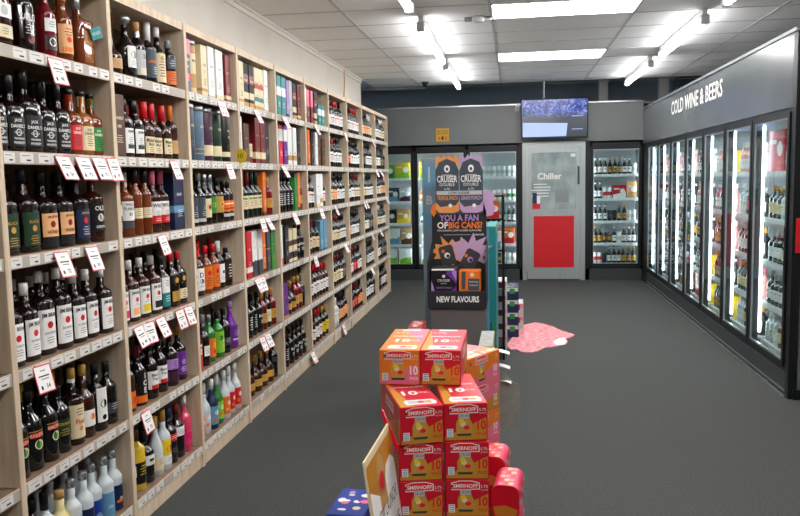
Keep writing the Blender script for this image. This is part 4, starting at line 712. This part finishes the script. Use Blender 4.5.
# ------------------------------------------------------------------ stack of ten-pack cartons
def tenpack(name, w_, d_, h, bg, corner, ink, label, loc, rz, group='ten-pack drink cartons'):
    """front looks at local -Y; origin at the front left bottom corner"""
    t = empty(name, loc, rz); tag(t, label, 'carton', group)
    b = MB(); b.box(0, w_, 0, d_, 0, h, bg, .0025); b.build('box', t)
    def face(fn, W_, nm, txt=True):
        p = MB(); H_ = h; e = .004
        p.poly([(W_ * .08, e), (W_ - e, e), (W_ - e, H_ * .62)], fn, corner, 0, .0002)
        p.poly([(e, e), (W_ * .3, e), (W_ - e, H_ * .5), (W_ - e, H_ * .62), (e, H_ * .12)], fn, corner, 0, .00025)
        # banner
        cx = W_ * .46; bz = H_ * .84
        p.poly([(cx - .045, bz - .014), (cx + .045, bz - .012), (cx + .045, bz + .01), (cx + .02, bz + .017), (cx - .02, bz + .017), (cx - .045, bz + .01)], fn, 'white', 0, .0004)
        p.poly([(cx - .042, bz - .011), (cx + .042, bz - .0095), (cx + .042, bz + .008), (cx + .019, bz + .0145), (cx - .019, bz + .0145), (cx - .042, bz + .008)], fn, 'bright_red', 0, .0006)
        p.text('SMIRNOFF', fn, 'white', cx, bz, .0125, off=.0009, bold=.02, maxw=.078)
        p.text('5.7%', fn, 'white', W_ * .89, bz - .002, .0085, off=.0006, maxw=.024); p.text('ALC/VOL', fn, 'white', W_ * .89, bz - .013, .004, off=.0006, maxw=.022)
        # can
        p.poly([(cx - .017, H_ * .6), (cx + .017, H_ * .6), (cx + .017, H_ * .74), (cx + .014, H_ * .77), (cx - .014, H_ * .77), (cx - .017, H_ * .74)], fn, 'light_grey', 0, .0005)
        p.poly([(cx - .025, H_ * .2), (cx + .025, H_ * .2), (cx + .025, H_ * .48), (cx + .018, H_ * .6), (cx - .018, H_ * .6), (cx - .025, H_ * .48)], fn, 'gold', 0, .0005)
        p.poly([(cx - .025, H_ * .2), (cx - .02, H_ * .14), (cx + .02, H_ * .14), (cx + .025, H_ * .2)], fn, 'charcoal', 0, .0005)
        p.text('CRUSH', fn, 'ink', cx, H_ * .67, .009, off=.0008, maxw=.03); p.poly(disc(cx - .004, H_ * .46, .009), fn, 'cream', 0, .0007); p.poly(disc(cx + .008, H_ * .36, .01, 12, .007), fn, 'bright_red', 0, .0008); p.poly(disc(cx - .008, H_ * .53, .008), fn, 'yellow', 0, .0008)
        p.text('10', fn, ink, W_ * .86, H_ * .42, .032, sx=.8, off=.0006, bold=.03); p.text('PACK', fn, ink, W_ * .86, H_ * .19, .011, off=.0006, bold=.02, maxw=.03)
        p.poly(rect(W_ * .14, H_ * .23, .02, .026), fn, 'paper', 0, .0005)
        for q in range(4): p.poly(rect(W_ * .14, H_ * .23 - .009 + q * .006, .015, .003), fn, 'sky', 0, .0007)
        p.poly(disc(W_ * .14, H_ * .83, .005, 6), fn, 'dark_red', 0, .0005); p.poly(rect(W_ * .14, H_ * .77, .012, .003), fn, 'dark_red', 0, .0005)
        p.build(nm, t)
    face(lambda u, v, o: (u, -o, v), w_, 'front_print')
    def side(sgn):
        p = MB(); fn = (lambda u, v, o: (-o, d_ - u, v)) if sgn < 0 else (lambda u, v, o: (w_ + o, u, v))
        p.poly([(d_ * .3, .004), (d_ - .004, .004), (d_ - .004, h * .7)], fn, corner, 0, .0002)
        p.poly([(d_ * .3, h * .55), (d_ * .7, h * .55), (d_ * .7, h * .82), (d_ * .3, h * .82)], fn, 'white', 0, .0004); p.text('SMIRNOFF', fn, 'bright_red', d_ * .5, h * .69, .02, off=.0007, bold=.02, maxw=d_ * .36)
        p.text('10', fn, ink, d_ * .84, h * .4, .045, off=.0006, bold=.03); p.text('PACK', fn, ink, d_ * .84, h * .14, .014, off=.0006)
        p.poly([(d_ * .42, h * .1), (d_ * .56, h * .1), (d_ * .56, h * .4), (d_ * .42, h * .4)], fn, 'gold', 0, .0004); p.poly(disc(d_ * .49, h * .27, .014), fn, 'bright_red', 0, .0006)
        p.build('side_print', t)
    side(-1); side(1)
    p = MB(); fn = lambda u, v, o: (u, v, h + o)
    p.poly([(.004, .004), (w_ * .34, .004), (.004, d_ * .95)] if corner != 'pink' else [(w_ * .96, d_ * .3), (w_ * .96, d_ * .97), (w_ * .3, d_ * .97)], fn, corner, 0, .0002)
    p.poly([(w_ * .2, d_ * .06), (w_ * .88, d_ * .06), (w_ * .92, d_ * .13), (w_ * .86, d_ * .2), (w_ * .22, d_ * .2), (w_ * .16, d_ * .13)], fn, 'white', 0, .0004); p.poly([(w_ * .26, d_ * .085), (w_ * .8, d_ * .085), (w_ * .8, d_ * .175), (w_ * .26, d_ * .175)], fn, 'light_grey', 0, .0005); p.poly(disc(w_ * .55, d_ * .13, .012), fn, 'bright_red', 0, .0007); p.poly(disc(w_ * .72, d_ * .13, .012), fn, 'gold', 0, .0007)
    p.text('10', fn, 'white', w_ * .45, d_ * .42, .05, off=.0006, bold=.03); p.text('PACK', fn, 'white', w_ * .68, d_ * .42, .018, off=.0006); p.text('SMIRNOFF', fn, 'white', w_ * .5, d_ * .62, .018, off=.0006, bold=.02); p.text('5.7%', fn, 'white', w_ * .3, d_ * .8, .02, off=.0006)
    p.poly(rect(w_ / 2, d_ * .93, w_ * .5, d_ * .05), fn, 'white', 0, .0004)
    p.build('top_print', t)
    return t
bw_, bd, bh_ = .138, .37, .121
tenpack('drink_carton', bw_, bd, bh_, 'box_orange', 'pink', 'white', 'orange ten-pack carton on top of the stack, beside the red one', (-.460, 2.60, .897), .0)
tenpack('drink_carton', bw_, bd, bh_, 'box_red', 'box_gold', 'bright_red', 'red and gold ten-pack carton on top of the stack', (-.320, 2.60, .897), .0)
LV = [.775, .653, .531, .409, .287, .165, .043]
WORD = ['second layer from the top', 'third layer from the top', 'fourth layer, cut by the bottom edge', 'fifth layer, below the frame', 'sixth layer, below the frame', 'seventh layer, below the frame', 'lowest layer on the pallet']
for i, z in enumerate(LV):
    la, ra = (.33, .20) if i == 0 else (.2, .10)
    lx, ly = (-.352, 2.333) if i == 0 else (-.362, 2.352)
    tenpack('drink_carton', bw_, bd, bh_, 'box_red', 'box_gold', 'bright_red', 'turned red and gold ten-pack carton, ' + WORD[i] + ', shelving side', (lx, ly, z), la)
    tenpack('drink_carton', bw_, bd, bh_, 'box_red', 'box_gold', 'bright_red', 'red and gold ten-pack carton, ' + WORD[i] + ', cooler side', (-.222 + .002 * (i > 0), 2.385, z), ra)
# column of packs at the back of the stack
for i, z in enumerate([.775] + LV[1:]):
    c = i % 2 == 0
    tenpack('drink_carton', .25, .16, bh_, 'box_orange' if c else 'pink', 'pink' if c else 'box_gold', 'white', ('orange' if c else 'pink') + ' ten-pack carton turned sideways behind the main stack, ' + WORD[i].split(',')[0].replace('second layer from the top', 'top of its column').replace('from the top', 'down'), (-.190, 2.975, z), 1.04)
b = MB(); b.box(-.55, .1, 2.3, 3.3, .022, .042, 'wood_inner')
for y in (2.32, 2.55, 2.78, 3.01, 3.2): b.box(-.55, .1, y, y + .07, 0, .022, 'wood_inner')
tag(b.build('pallet'), 'low timber pallet under the stack of drink cartons', 'pallet')
def roundpack(x, y, z, w_, d_, h, label, rz):
    t = empty('can_multipack', (x, y, z), rz); tag(t, label, 'carton', 'rounded red can multipacks')
    r = .03; prof = []
    for (cx, cz, a0) in ((w_ - r, r, -PI / 2), (w_ - r, h - r, 0), (r, h - r, PI / 2), (r, r, PI)):
        for q in range(6): a = a0 + q * PI / 10; prof.append((cx + r * math.cos(a), cz + r * math.sin(a)))
    n = len(prof); b = MB(); b.add([(u, 0, v) for u, v in prof] + [(u, d_, v) for u, v in prof], [tuple(range(n)), tuple(range(2 * n - 1, n - 1, -1))], 'box_red'); b.add([(u, 0, v) for u, v in prof] + [(u, d_, v) for u, v in prof], [(i, n + i, n + (i + 1) % n, (i + 1) % n) for i in range(n)], 'wrap_pink', True); b.build('wrap', t)
    p = MB(); fn = lambda u, v, o: (u, -o, v)
    p.poly([(.012, .012), (w_ - .012, .012), (w_ - .006, h * .3), (w_ * .5, h * .42), (.006, h * .36)], fn, 'box_gold', 0, .0005); p.build('front_print', t)
    p = MB()
    fn2 = lambda u, v, o: (u, v, h + o); fn3 = lambda u, v, o: (w_ + o, u, v); rr = random.Random(int(z * 1000)); p2 = MB()
    for q in range(5):
        for e in range(3): p.poly(disc(r + (w_ - 2 * r) * e / 2, d_ * (q * .2 + .1), .010, 9, .012), fn2, ['pink', 'bright_red', 'peach'][(q + e) % 3], 0, .0005 + e * .00005)
        for e in range(3): p2.poly(disc(d_ * (q * .2 + .1), r + (h - 2 * r) * e / 2, .013, 9, .01), fn3, ['pink', 'white', 'bright_red'][(q * 2 + e) % 3], 0, .0005 + e * .00005)
    p.build('top_pattern', t); p2.build('side_pattern', t)
for i, z in enumerate((.463, .341, .219, .097)): roundpack(-.138, 2.80, z, .1, .15, .12, ['rounded red and gold can multipack wedged beside the stack, higher one', 'rounded red can multipack under the higher one', 'rounded red can multipack, third down beside the stack', 'rounded red can multipack, lowest under the higher one'][i], -.12)
for i, z in enumerate((.436, .314, .192, .07)): roundpack(-.083, 2.60, z, .095, .17, .12, ['rounded pink red can multipack at the lower corner of the stack', 'rounded can multipack, second down at the corner', 'rounded can multipack, third down at the corner', 'rounded can multipack, lowest at the corner'][i], -.1)
b = MB(); b.box(-.13, .0, 2.79, 2.95, .043, .095, 'card_brown'); tag(b.build('cardboard_tray'), 'brown cardboard tray under the rounded multipacks', 'tray')
b = MB(); b.box(-.07, .03, 2.6, 2.77, .043, .068, 'card_brown'); tag(b.build('cardboard_tray'), 'low brown cardboard tray at the stack corner', 'tray')
# promotional card at the side of the stack
t = empty('promotion_card', (-.352, 2.165, .49), -.03); tag(t, 'white and orange NEW LAUNCH card clipped to the side of the carton stack', 'sign')
b = MB(); t.rotation_euler.y = -.125; b.box(-.003, .003, -.175, .165, -.3, .36, 'cream', .001); b.build('board', t)
p = MB(); fn = front_x(.0032); p.poly([(-.17, -.19), (.17, -.19), (.17, .34), (-.17, .34)], fn, 'box_gold', 0, .0002); p.poly([(-.165, -.19), (.165, -.19), (.165, .25), (.12, .28), (.05, .27), (.0, .21), (-.06, .22), (-.165, .27)], fn, 'paper', 0, .0005)
p.poly(disc(-.02, .27, .05, 16, .062), fn, 'tan', 0, .0007); p.poly(rect(-.02, .22, .09, .09), fn, 'tan', 0, .0007); p.poly(disc(-.02, .25, .028), fn, 'bright_red', 0, .0009)
for q, s in enumerate(('NEW LAUNCH!', 'MUST-HAVE', 'OFFER')): p.text(s, fn, 'ink', .01, .165 - .085 * q, .04, off=.0009, maxw=.26)
p.build('print', t)
b = MB(); e0, e1 = Vector((-.423, 2.42, .855)), Vector((-.360, 2.322, .772)); n_ = Vector((.25, .1, .96)).normalized() * .009; s_ = Vector((-.002, -.0015, 0)); q = [e0 - n_ - s_, e0 + n_ - s_, e1 + n_ - s_, e1 - n_ - s_]; b.add([tuple(v) for v in q] + [tuple(v + s_ * 2) for v in q], [(3, 2, 1, 0), (4, 5, 6, 7), (0, 1, 5, 4), (1, 2, 6, 5), (2, 3, 7, 6), (3, 0, 4, 7)], 'bright_red'); tag(b.build('edge_strip'), 'bright red card strip on the side of the carton stack', 'strip')
# blue cartons low at the left of the stack
for i in range(3):
    t = empty('drink_carton', (-.70, 2.74, .001 + i * .121), -.05); tag(t, ['blue patterned carton, lowest of the stack beside the promotion card', 'blue patterned carton, middle of the stack beside the promotion card', 'blue, pink and white patterned carton on the floor stack beside the promotion card'][i], 'carton', 'blue patterned cartons')
    b = MB(); b.box(0, .145, 0, .25, 0, .12, 'blue', .003); b.build('box', t)
    p = MB(); fn = lambda u, v, o: (u, v, .12 + o); rr = random.Random(4)
    for q in range(12): p.poly(disc(rr.uniform(.025, .12), rr.uniform(.03, .22), rr.uniform(.012, .026), 9, rr.uniform(.008, .02)), fn, rr.choice(['white', 'pink', 'lilac', 'sky', 'purple', 'cream']), 0, .0003 + q * .00005)
    p.build('top_print', t); p = MB(); fn2 = lambda u, v, o: (u, -o, v)
    for q in range(5): p.poly(disc(rr.uniform(.02, .12), rr.uniform(.03, .09), .014), fn2, rr.choice(['white', 'pink', 'sky']), 0, .0003 + q * .00005)
    p.build('front_print', t)

# ------------------------------------------------------------------ black promotional stand
SY = 5.5
t = empty('promotional_stand', (-.395, SY, 0)); tag(t, 'black cardboard promotional stand reading NEW FLAVOURS in the aisle', 'display stand')
def P(o): o.location = (.395, -SY, 0); return o
b = MB(); b.box(-.60, -.21, SY + .02, SY + .36, 0, .675, 'base_grey', .003); P(b.build('base', t))
b = MB(); b.box(-.615, -.20, SY, SY + .015, .672, .795, 'matte_black', .002); fy = front_y(SY); b.text('NEW FLAVOURS', fy, 'white', -.40, .738, .045, bold=.03, maxw=.30); P(b.build('tray_front', t))
b = MB(); b.box(-.612, -.20, SY + .015, SY + .36, .765, .78, 'matte_black'); P(b.build('tray_floor', t))
for x in (-.615, -.209):
    b = MB(); b.add([(x, SY + .015, .69), (x + .012, SY + .015, .69), (x, SY + .36, .69), (x + .012, SY + .36, .69), (x, SY + .015, 1.0), (x + .012, SY + .015, 1.0), (x, SY + .36, 1.12), (x + .012, SY + .36, 1.12)], [(0, 2, 3, 1), (4, 5, 7, 6), (0, 1, 5, 4), (2, 6, 7, 3), (0, 4, 6, 2), (1, 3, 7, 5)], 'matte_black'); P(b.build('tray_side', t))
BY = SY + .34
K = BY / SY                                        # the board stands a little further back than the tray front
bx = lambda x: x * K * 1.0
bz = lambda z: 1.6 + (z - 1.6) * K
fy = front_y(BY)
def U(x, z): return (bx(x), bz(z))
b = MB(); b.poly([U(-.575, .69), U(-.195, .69), U(-.195, 1.36), U(-.215, 1.41), U(-.555, 1.41), U(-.575, 1.36)], lambda u, v, o: (u, BY + o, v), 'matte_black', .008); 
b.text('YOU A FAN', fy, 'lilac', bx(-.385), bz(1.313), .05, off=.001, bold=.03, maxw=.29); b.text('OF', fy, 'white', bx(-.50), bz(1.262), .05, off=.001, bold=.03, maxw=.08); b.text('BIG CANS?', fy, 'orange', bx(-.34), bz(1.262), .05, off=.001, bold=.03, maxw=.25)
b.text('YOU KNOW LOW SUGAR FLAVOURS', fy, 'white', bx(-.385), bz(1.225), .014, off=.001, maxw=.33); b.poly(rect(bx(-.4), bz(1.195), .2, .006), fy, 'grey', 0, .001); b.text('DRINKWISE', fy, 'white', bx(-.245), bz(1.195), .014, off=.001, maxw=.07)
def splash(cx, cz, r, n, seed, c, m_, off):
    rr = random.Random(seed); pts = []
    for q in range(n):
        a = 2 * PI * q / n; k_ = r * (1.0 if q % 2 else .62) * rr.uniform(.8, 1.2); pts.append((cx + k_ * math.cos(a), cz + k_ * .75 * math.sin(a)))
    c.poly(pts, fy, m_, 0, off)
splash(bx(-.45), bz(1.08), .15, 22, 3, b, 'orange_soft', .0010); splash(bx(-.31), bz(1.08), .16, 22, 5, b, 'lilac_soft', .0014)
for (x, z, a, cc) in ((-.47, 1.05, .25, 'white'), (-.31, 1.02, -.5, 'lilac')):
    q = [(-.055, -.075), (.055, -.075), (.055, .06), (.04, .075), (-.04, .075), (-.055, .06)]; q = [(bx(x) + u * math.cos(a) - v * math.sin(a), bz(z) + u * math.sin(a) + v * math.cos(a)) for u, v in q]
    b.poly(q, fy, 'charcoal', 0, .0018); b.poly(disc(bx(x), bz(z), .022), fy, cc, 0, .0022); b.poly(disc(bx(x) + .005, bz(z) - .005, .013), fy, 'charcoal', 0, .0026); b.poly(disc(bx(x) - .03, bz(z) + .03, .014, 7), fy, 'orange', 0, .0022)
P(b.build('back_board', t))
for k, (x, cc, flav) in enumerate(((-.463, 'orange_soft', 'TROPICAL PUNCH'), (-.297, 'lilac_soft', 'GRAPE PUNCH'))):
    b = MB(); hw = .081; fb = lambda u, v, o: (u, BY - .012 + o, v); f2 = front_y(BY - .012)
    b.poly([U(x - hw, 1.343), U(x + hw, 1.343), U(x + hw, 1.64), U(x + hw * .7, 1.70), U(x, 1.725), U(x - hw * .7, 1.70), U(x - hw, 1.64)], fb, 'slate', .008)
    rr = random.Random(k); pts = [U(x - hw, 1.66)] + [U(x - hw + 2 * hw * q / 8, 1.735 + (.018 if q % 2 else -.012)) for q in range(9)] + [U(x + hw, 1.66), U(x + hw * .7, 1.70), U(x, 1.725), U(x - hw * .7, 1.70)]
    b.poly(pts, f2, cc, .004, -.004)
    b.poly(disc(bx(x), bz(1.655), .022, 12, .028), f2, 'white', 0, .001); b.poly(disc(bx(x), bz(1.653), .010, 8, .014), f2, 'slate', 0, .0015); b.poly(rect(bx(x), bz(1.612), .08, .006), f2, 'light_grey', 0, .001)
    b.text('CRUISER', f2, 'white', bx(x), bz(1.585), .05, off=.001, bold=.02, maxw=.15); b.text('DOUBLE', f2, 'white', bx(x), bz(1.546), .022, off=.001, maxw=.11); b.text('6.7%', f2, 'white', bx(x), bz(1.515), .016, off=.001)
    b.text(flav, f2, cc, bx(x), bz(1.452), .03, off=.001, bold=.02, maxw=.15); b.poly([U(x - hw, 1.425), U(x - hw * .6, 1.39), U(x, 1.397), U(x + hw * .7, 1.40), U(x + hw, 1.43), U(x + hw, 1.36), U(x + hw * .5, 1.348), U(x - hw * .7, 1.35), U(x - hw, 1.375)], f2, cc, 0, .001); b.poly(disc(bx(x + .02), bz(1.40), .014, 9), f2, 'white', 0, .0013)
    P(b.build('can_cutout', t))
b = MB(); b.poly([U(-.538, 1.474), U(-.222, 1.474), U(-.222, 1.502), U(-.538, 1.502)], front_y(BY - .0135), 'light_grey', .001); b.text('LOW SUGAR', front_y(BY - .0135), 'ink', bx(-.38), bz(1.488), .02, off=.0015, bold=.02); P(b.build('header_band', t))
b = MB(); b.poly([U(-.218, 1.5), U(-.16, 1.5), U(-.135, 1.46), U(-.15, 1.42), U(-.13, 1.38), U(-.15, 1.33), U(-.2, 1.32), U(-.218, 1.35)], lambda u, v, o: (u, BY + o, v), 'lilac_soft', .006); P(b.build('splash_cutout', t))
b = MB(); b.poly([U(-.57, 1.4), U(-.535, 1.42), U(-.54, 1.36), U(-.56, 1.32), U(-.585, 1.36)], lambda u, v, o: (u, BY - .006 + o, v), 'orange', .005); P(b.build('splash_cutout', t))
t2 = empty('drink_carton', (-.595, SY + .03, .7805)); tag(t2, 'black carton with purple splashes in the promotional stand tray', 'carton')
b = MB(); b.box(0, .19, 0, .18, 0, .175, 'black', .003); b.build('box', t2)
p = MB(); fy0 = lambda u, v, o: (u, -o, v)
p.poly([(.004, .004), (.03, .004), (.02, .05), (.005, .09)], fy0, 'lilac', 0, .0003); p.poly([(.186, .06), (.15, .1), (.11, .13), (.12, .172), (.186, .172)], fy0, 'purple', 0, .0003); p.poly([(.186, .08), (.165, .12), (.15, .15), (.186, .16)], fy0, 'lilac', 0, .0005); p.poly([(.14, .004), (.186, .004), (.186, .05)], fy0, 'purple', 0, .0003); p.poly(rect(.09, .165, .16, .012), fy0, 'white', 0, .0004)
p.poly(disc(.095, .118, .012), fy0, 'white', 0, .0005); p.text('CRUISER', fy0, 'white', .095, .088, .018, off=.0006, maxw=.09); p.text('DOUBLE', fy0, 'white', .095, .066, .008, off=.0006); p.text('GRAPE PUNCH', fy0, 'lilac', .095, .035, .014, off=.0006, maxw=.11); p.build('print', t2)
t2 = empty('drink_carton', (-.395, SY + .05, .7805)); tag(t2, 'orange and black carton beside the purple one in the promotional stand', 'carton')
b = MB(); b.box(0, .155, 0, .16, 0, .15, 'orange', .003); b.build('box', t2)
p = MB(); p.poly(rect(.105, .055, .08, .085), fy0, 'slate', 0, .0003); p.poly(disc(.095, .125, .016), fy0, 'cream', 0, .0004); p.text('TROPICAL', fy0, 'white', .105, .075, .012, off=.0006, maxw=.07); p.text('PUNCH', fy0, 'white', .105, .05, .012, off=.0006, maxw=.06); p.poly([(.02, .15), (.05, .15), (.045, .02), (.02, .02)], fy0, 'slate', 0, .0003); p.build('print', t2)
# neighbours of the stand
t = empty('promotion_board', (-.171, 6.12, 0)); tag(t, 'narrow teal display panel at the cooler side of the promotional stand', 'panel')
b = MB(); b.box(-.043, .032, -.23, .45, .03, 1.226, 'teal', .004); b.box(-.045, .035, -.235, .455, 0, .03, 'black'); b.build('board', t)
p = MB(); p.box(-.038, -.020, -.233, -.23, .05, 1.215, 'sky'); p.box(.012, .026, -.233, -.23, .05, .5, 'green'); p.box(-.012, -.004, -.234, -.23, .42, .5, 'ink'); p.build('print', t)
t = empty('promotion_column', (-.665, 6.2, 0)); tag(t, 'tall pale blue promotion board behind the black promotional stand', 'display board')
b = MB(); b.box(-.055, .055, 0, .06, 0, 1.745, 'column_blue', .005); b.build('board', t)
p = MB(); fy0 = front_y(0); p.poly(rect(0, 1.6, .08, .2), fy0, 'sky', 0, .0006); p.text('B', fy0, 'light_grey', .0, 1.42, .07, off=.001, bold=.03); p.poly(rect(.0, 1.62, .015, .12), fy0, 'light_grey', 0, .001); p.poly(rect(0, 1.27, .07, .12), fy0, 'sky', 0, .0006); p.build('print', t)
t = empty('display_rack', (-.2, 6.8, 0)); tag(t, 'black display rack behind the teal panel', 'rack')
b = MB()
for x in (-.12, .09):
    for y in (0, .36): b.box(x, x + .02, y, y + .02, 0, 1.44, 'black')
b.build('posts', t)
for z in (.1, .55, .95, 1.22, 1.42):
    b = MB(); b.box(-.12, .11, 0, .38, z, z + .015, 'black'); b.build('shelf', t)
TYPES['cti'] = TYPES['ctorange']
for (z, k, d_) in ((1.2355, 'ctorange', 'orange carton on the upper shelf of the black display rack'), (.9655, 'ctsky', 'white blue carton on the middle shelf of the black display rack'), (.5655, 'ctgrey', 'slate carton on the lower shelf of the black display rack')):
    o = spawn(k, -.2, 6.89, z, -PI / 2, d_, 'cartons on the black rack', True)
    o.scale = (.7, .7, .6)
def slab(name, x0, x1, y0, y1, z, h, c1, c2, c3, label, group):
    t = empty(name, (x0, y0, z)); tag(t, label, 'carton', group); W_, D_ = x1 - x0, y1 - y0
    b = MB(); b.box(0, W_, 0, D_, 0, h, c1, .003); b.build('box', t)
    p = MB(); ps = MB(); pt = MB(); fn = lambda u, v, o: (u, -o, v); fs = lambda u, v, o: (W_ + o, u, v); ft = lambda u, v, o: (u, v, h + o)
    p.poly(rect(W_ / 2, h * .82, W_ * .96, h * .3), fn, c2, 0, .0004); p.poly(rect(W_ * .72, h * .7, W_ * .22, h * .4), fn, c3, 0, .0008); p.poly(rect(W_ * .3, h * .75, W_ * .2, h * .15), fn, c1, 0, .0008)
    rr = random.Random(int(z * 1000) + int(x0 * 100))
    for q in range(14): ps.poly(rect(rr.uniform(.03, D_ - .03), rr.uniform(.02, h - .02), .03, .016), fs, rr.choice([c2, c3, 'white']), 0, .0004 + q * .00005); pt.poly(rect(rr.uniform(.03, W_ - .03), rr.uniform(.03, D_ - .03), .03, .02), ft, rr.choice([c2, 'white']), 0, .0004 + q * .00005)
    p.build('front_print', t); ps.build('side_print', t); pt.build('top_print', t)
for i in range(5): slab('drink_carton', -.30, -.075, 7.20, 7.5, .001 + i * .128, .127, 'light_grey', 'pink', 'plum', 'pink and grey can carton, ' + ORD[i] + ' from the floor, beside the teal panel', 'pink grey can cartons')
for i in range(4): slab('drink_carton', -.19, .035, 7.76, 8.1, .001 + i * .126, .125, 'navy', 'light_grey', 'green', 'navy can carton with white band, ' + ORD[i] + ' from the floor, beside the pink mat', 'navy can cartons')
for i in range(2): slab('drink_carton', -.12, .085, 8.2, 8.5, .001 + i * .136, .135, 'light_grey', 'pink', 'dark_red', 'pale pink can carton behind the navy stack, ' + ['lower', 'upper'][i], 'pale pink can cartons')
for i in range(4): slab('drink_carton', -.72, -.62, 5.2, 5.45, .001 + i * .148, .147, 'red', 'white', 'dark_red', 'red carton at the shelving side of the black stand, ' + ORD[i] + ' from the floor', 'red cartons by the stand')
# cardboard wing with wavy edge and wobbling price flags between the stacks
b = MB(); q = [(-.03, .02), (.02, .0), (.05, .03), (.045, .07), (.062, .1), (.05, .14), (.066, .17), (.05, .2), (.03, .215), (-.02, .27), (-.075, .31), (-.075, .12), (-.05, .05)]
b.poly(q, lambda u, v, o: (u, -o + u * .8, v), 'card_brown', .004); b.box(-.12, -.075, -.05, .3, -.45, .32, 'card_brown', .002)
tag(b.build('cardboard_display', None, (-.04, 3.45, .47)), 'grey cardboard dump display with a wavy edge behind the carton stack', 'display')
for i, (x, z) in enumerate(((-.052, .835), (-.05, .77), (-.045, .705))):
    b = MB(); pts = [(-.05 + .012 * k_, .5 * (k_ / 6) ** 2 * -.03) for k_ in range(7)]
    b.add([(u, 0, v) for u, v in pts] + [(u, .05, v) for u, v in pts] + [(u, 0, v - .003) for u, v in pts] + [(u, .05, v - .003) for u, v in pts], [(k_, k_ + 1, k_ + 8, k_ + 7) for k_ in range(6)] + [(14 + k_, 21 + k_, 22 + k_, 15 + k_) for k_ in range(6)], 'paper'); b.box(-.065, -.045, .0, .05, -.004, .004, 'paper')
    tag(b.build('price_flag', None, (x + .005, 3.42, z)), 'white curved price flag behind the carton stack, ' + ['highest', 'middle', 'lowest'][i] + ' of three', 'price flag', 'curved price flags')
b = MB(); b.box(-.16, -.098, 3.40, 3.75, .792 - .002, .86, 'card_brown', .002); tag(b.build('cardboard_ledge'), 'brown cardboard ledge holding the curved price flags', 'ledge')
# blotchy pink mat on the carpet
rr = random.Random(8); base = [(-.086, 7.372), (-.03, 7.75), (.009, 8.2), (.06, 8.38), (.12, 8.45), (.214, 8.56), (.3, 8.5), (.396, 8.337), (.46, 8.15), (.53, 8.02), (.592, 7.922), (.55, 7.8), (.485, 7.7), (.5, 7.6), (.47, 7.45), (.415, 7.398), (.34, 7.33), (.273, 7.303), (.2, 7.15), (.132, 7.086), (.06, 7.1), (.02, 7.205), (-.04, 7.2)]
b = MB(); b.poly(base, lambda u, v, o: (u, v, o), 'decal_pink', .006, .0006); b.poly([(.38, 7.42), (.46, 7.44), (.49, 7.6), (.475, 7.75), (.42, 7.72), (.36, 7.55)], lambda u, v, o: (u, v, o), 'white', .0008, .0067)
tag(b.build('floor_mat'), 'blotchy pink mat with a white corner on the carpet beside the navy cartons', 'mat')
